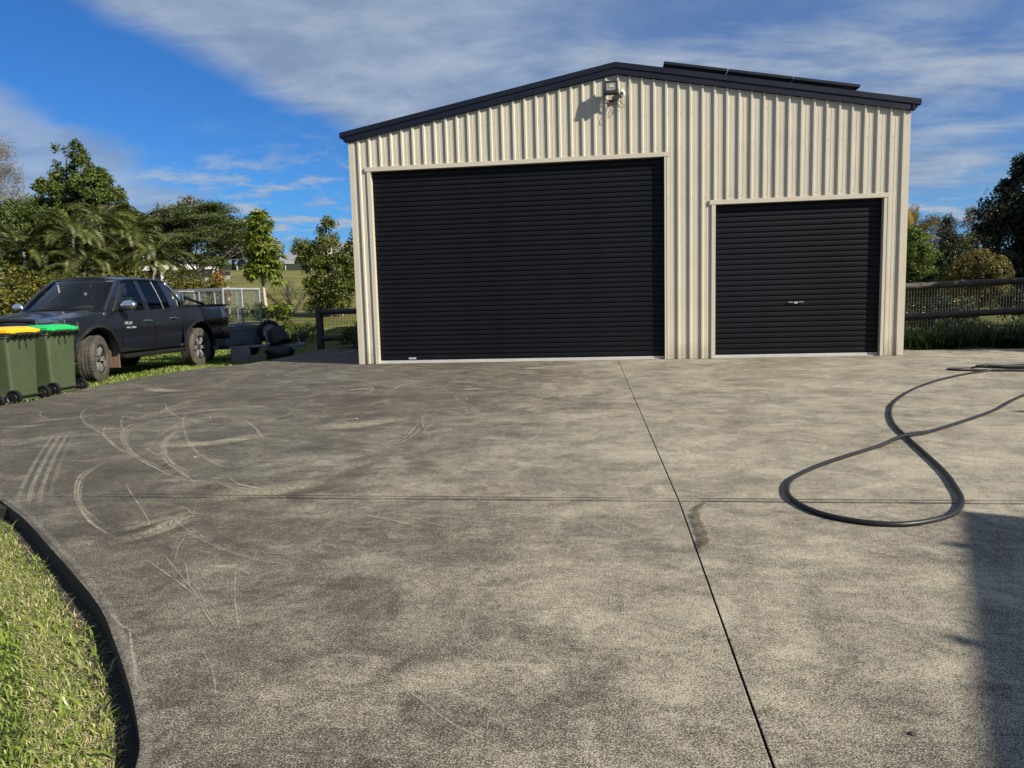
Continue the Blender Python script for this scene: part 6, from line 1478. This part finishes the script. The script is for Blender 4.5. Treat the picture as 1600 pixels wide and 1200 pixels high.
# ------------------------------------------------------------------ houses
M['houseWhite'] = pm('white_render', (0.74, 0.73, 0.70), 0.7, var=0.05)
M['roofdark'] = pm('dark_grey_roof', (0.07, 0.072, 0.075), 0.6, var=0.15)
M['roofgrey'] = pm('grey_tile_roof', (0.20, 0.20, 0.205), 0.75, var=0.15, scale=2)
M['wallgrey'] = pm('grey_wall', (0.22, 0.22, 0.23), 0.8, var=0.1)
M['windowglass'] = pm('dark_window_glass', (0.02, 0.025, 0.03), 0.08)
def gable_house(name, label, loc, rz, L, D, H, ridge, wall, roof, eave=0.5):
    t = thing(name, label, 'house', loc, rz); mb = MB(); mb.box(-L/2, L/2, -D/2, D/2, -0.6, H); mb.build('wall', M[wall], t)
    mb = MB(); e = eave; h0 = H-0.02; lo = [(-L/2-e, -D/2-e, h0), (L/2+e, -D/2-e, h0), (L/2+e, D/2+e, h0), (-L/2-e, D/2+e, h0)]; rl = max(0.2, L/2-D/2); hi = [(-rl, 0, H+ridge), (rl, 0, H+ridge)]
    mb.add(lo+hi, [(0,1,5,4), (2,3,4,5), (1,2,5), (3,0,4), (3,2,1,0)]); mb.build('roof', M[roof], t)
    mb = MB()
    for s in (-1, 1): mb.box(-L/2-e, L/2+e, s*(D/2+e)-0.06, s*(D/2+e)+0.06, h0-0.16, h0-0.002)
    mb.build('fascia', M['houseWhite'], t)
    n = max(2, int(L/3.2))
    for k in range(n):
        x = -L/2+(k+0.5)*L/n; mb = MB(); mb.box(x-0.65, x+0.65, -D/2-0.035, -D/2-0.002, 0.9, H-0.5); f = mb.build('window', M['houseWhite'], t)
        for q in (-1, 1): mb = MB(); mb.box(x+q*0.31-0.28, x+q*0.31+0.28, -D/2-0.045, -D/2-0.036, 0.96, H-0.56); mb.build('pane', M['windowglass'], f)
    return t
# white carport-like house beyond the hedge
wh = thing('white_house', 'low white house with a dark flat roof behind the spreading tree', 'house', (-22.2, 30.3, terrain(-22.2, 30.3)), rad(6))
zt_ = 4.02-terrain(-22.2, 30.3)
mb = MB(); mb.box(-3.2, 1.6, 0.3, 5, -0.3, zt_-0.5); mb.build('wall', M['wallgrey'], wh)
mb = MB(); mb.box(-3.6, 2.85, -0.2, -0.1, zt_-0.55, zt_-0.06); mb.build('fascia', M['houseWhite'], wh)
mb = MB(); mb.prism([(-3.7, -0.35, zt_-0.02), (2.95, -0.35, zt_-0.02), (2.95, -0.35, zt_-0.055), (-3.7, -0.35, zt_-0.055)], (0, 5.5, 0.35)); mb.build('roof', M['roofdark'], wh)
for x in (2.65, -0.6, -3.4): mb = MB(); mb.box(x-0.05, x+0.05, -0.09, 0.01, -0.3, zt_-0.56); mb.build('post', M['houseWhite'], wh)
for x in (-2.4, -0.2): 
    mb = MB(); mb.box(x-0.6, x+0.6, 0.25, 0.298, 0.7, 2.0); f = mb.build('window', M['houseWhite'], wh); mb = MB(); mb.box(x-0.54, x+0.54, 0.235, 0.249, 0.76, 1.94); mb.build('pane', M['windowglass'], f)
gable_house('grey_house', 'grey house with a pale grey hipped roof on top of the paddock', (-24.2, 65.5, 3.75), rad(4), 13.5, 9.0, 1.75, 2.3, 'wallgrey', 'roofgrey')
# ------------------------------------------------------------------ the house on the right, outside the picture, that shades the drive
hx, hy, H_ = 10.20, -10.90, 2.92
d1 = Vector((-0.387, -0.922, 0)); d2 = Vector((0.922, -0.387, 0))
M['brick'] = pm('pale_brick_wall', (0.36, 0.29, 0.22), 0.85, var=0.15, scale=6, bump=0.3, bscale=30)
hs = thing('brick_house', 'low brick house with a dark flat edged roof at the right of the drive', 'house', (hx, hy, 0), math.atan2(d2.y, d2.x))
# local x along d2, local -y along d1
mb = MB(); mb.box(0.45, 9, -9, -0.45, 0.002, 2.62); mb.build('wall', M['brick'], hs)
mb = MB(); mb.box(0, 9.4, -9.4, 0, 2.66, H_); mb.build('roof', M['roofdark'], hs)
mb = MB(); mb.box(-0.10, -0.002, -9.4, 0.0, H_-0.16, H_-0.04); mb.build('gutter', M['navy'], hs)
for y in (-0.55, -1.5):  # small boxes added to put notches in the eave shadow
    mb = MB(); mb.box(-0.135, -0.102, y-0.03, y+0.03, H_-0.14, H_-0.02); mb.build('gutter_bracket', M['navy'], hs)
for y in (-2.5, -6):
    mb = MB(); mb.box(0.41, 0.448, y-0.8, y+0.8, 0.9, 2.1); f = mb.build('window', M['houseWhite'], hs); mb = MB(); mb.box(0.395, 0.409, y-0.74, y+0.74, 0.96, 2.04); mb.build('pane', M['windowglass'], f)
# unseen sail, made up so its tip casts the far right shadow
ss = thing('shade_sail', 'dark triangular shade sail strung beside the brick house', 'shade sail', (11.1, -7.55, 0))
mb = MB(); mb.add([(0,0,2.4), (4.5,1.2,2.9), (4.2,-1.6,2.7), (0,0,2.385), (4.5,1.2,2.885), (4.2,-1.6,2.685)], [(0,1,2), (5,4,3), (0,3,4,1), (1,4,5,2), (2,5,3,0)]); mb.build('fabric', M['roofdark'], ss)
for p, h in (((0.05, 0.02), 2.38), ((4.55, 1.25), 2.95)):
    mb = MB(); mb.tube([(p[0], p[1], 0), (p[0], p[1], h)], 0.03, 8); mb.build('post', M['zinc'], ss)
# garden trees on the right outside the frame, shading the fence and the big tree
tree('garden_tree', 'dense green tree standing right of the garden fence', 'tree', 15.6, 0.2, 4.6, [globe(0,0,3.4,1.5,1.5,1.1), globe(-1.0,0.4,2.5,1.3,1.4,1.0), globe(1,0,2.6,1.4,1.4,1.0), globe(0,0.8,1.5,1.6,1.4,1.2), globe(-0.6,1.4,2.2,1.2,1.2,1.3)], M['leaf_dark'], M['bark'], 300, 60, 0.4, 0.15, 0.5, 0.14, seed=301, z=-0.15)
tree('garden_tree', 'tall dense tree behind the brick house right of the drive', 'tree', 23.5, 11.5, 7.8, [globe(0,0,5.8,2.2,2.2,1.7), globe(-1.4,0.6,4.3,1.8,1.8,1.6), globe(1.4,0,4.2,1.9,1.9,1.6), globe(0,0.6,2.6,2.3,2.0,1.8)], M['leaf_dark'], M['bark'], 300, 70, 0.55, 0.2, 0.5, 0.2, seed=302)
hk = np.random.default_rng(310)
hh = thing('garden_hedge', 'dense dark hedge along the right hand edge of the drive beyond the frame', 'hedge', (15.0, -0.4, -0.1))
C_, N_ = crown_points([globe(x-15, y+0.4, 1.35, 0.75, 0.75, 1.05) for x, y in ((13.4,-0.2),(14.3,-0.5),(15.3,-0.8),(16.3,-1.0),(13.9,0.5),(13.2,0.9),(14.6,0.4))] + [globe(x-15, y+0.4, 0.6, 0.75, 0.75, 0.7) for x, y in ((13.4,-0.2),(14.3,-0.5),(15.3,-0.8),(16.3,-1.0),(13.9,0.5),(13.2,0.9))], 330, 70, 0.3, hk, (0.6, 1.0))
link('crown', leaves_mesh('crown', C_, N_, unit(len(C_), hk), 0.13, 0.5, M['leaf_dark'], R=hk), hh)
mb = MB()
for x, y in ((13.4,-0.2),(14.3,-0.5),(15.3,-0.8),(16.3,-1.0)): limb(mb, (x-15, y+0.4, -0.1), (x-15, y+0.4, 1.4), 0.04, 0.02)
mb.build('stems', M['bark'], hh)
# garden bed behind the drive edge on the right
M['soil'] = pm('garden_soil', (0.045, 0.035, 0.026), 0.95, var=0.4, scale=14, bump=0.8, bscale=25)
bed = MB(); bed.grid(lambda u, v: Vector((lerp(9.05, 18, u), lerp(1.04, 4.6, v), -0.03+0.17*smooth(0.15, 0.6, v)+0.03*math.sin(u*40)*math.sin(v*9))), 60, 16); structure(bed.build('garden_bed', M['soil'], smooth='all'))
# small stones and leaves lying on the drive
M['pebble'] = pm('dark_pebble', (0.05, 0.045, 0.04), 0.8); M['palechip'] = pm('pale_chip', (0.55, 0.53, 0.47), 0.8)
pr_ = random.Random(4)
def chip(loc, s, mat, label, cat, group=None):
    bm = bmesh.new(); bmesh.ops.create_icosphere(bm, subdivisions=1, radius=1)
    for v in bm.verts: v.co = Vector((v.co.x*s*pr_.uniform(.8, 1.3), v.co.y*s*pr_.uniform(.6, 1.1), max(v.co.z, -0.5)*s*0.45))
    name = 'pebble' if 'pebble' in label else 'stone_chip'; me = bpy.data.meshes.new(name); bm.to_mesh(me); bm.free(); me.materials.append(mat); o = link(name, me); o.location = (loc[0], loc[1], s*0.225); tag(o, label, cat, group)
chip((5.02, -10.72), 0.011, M['pebble'], 'small dark pebble lying on the concrete near the shadow', 'pebble')
for (x, y), lab in (((1.41, -7.66), 'tiny pale stone chip lying among the curved scuffs near the cross joint'), ((2.02, -6.0), 'tiny pale stone chip right of the curved scuffs on the left of the drive'), ((1.7, -3.6), 'tiny pale stone chip on the drive nearest the wide roller door'), ((2.8, -4.7), 'tiny pale stone chip in the middle of the drive before the wide door')):
    chip((x, y), 0.009, M['palechip'], lab, 'stone chip', 'stone chips scattered on the drive')
# cobble of leaf litter
for o in list(bpy.data.objects):
    if o.type == 'MESH' and o.data is None: bpy.data.objects.remove(o)
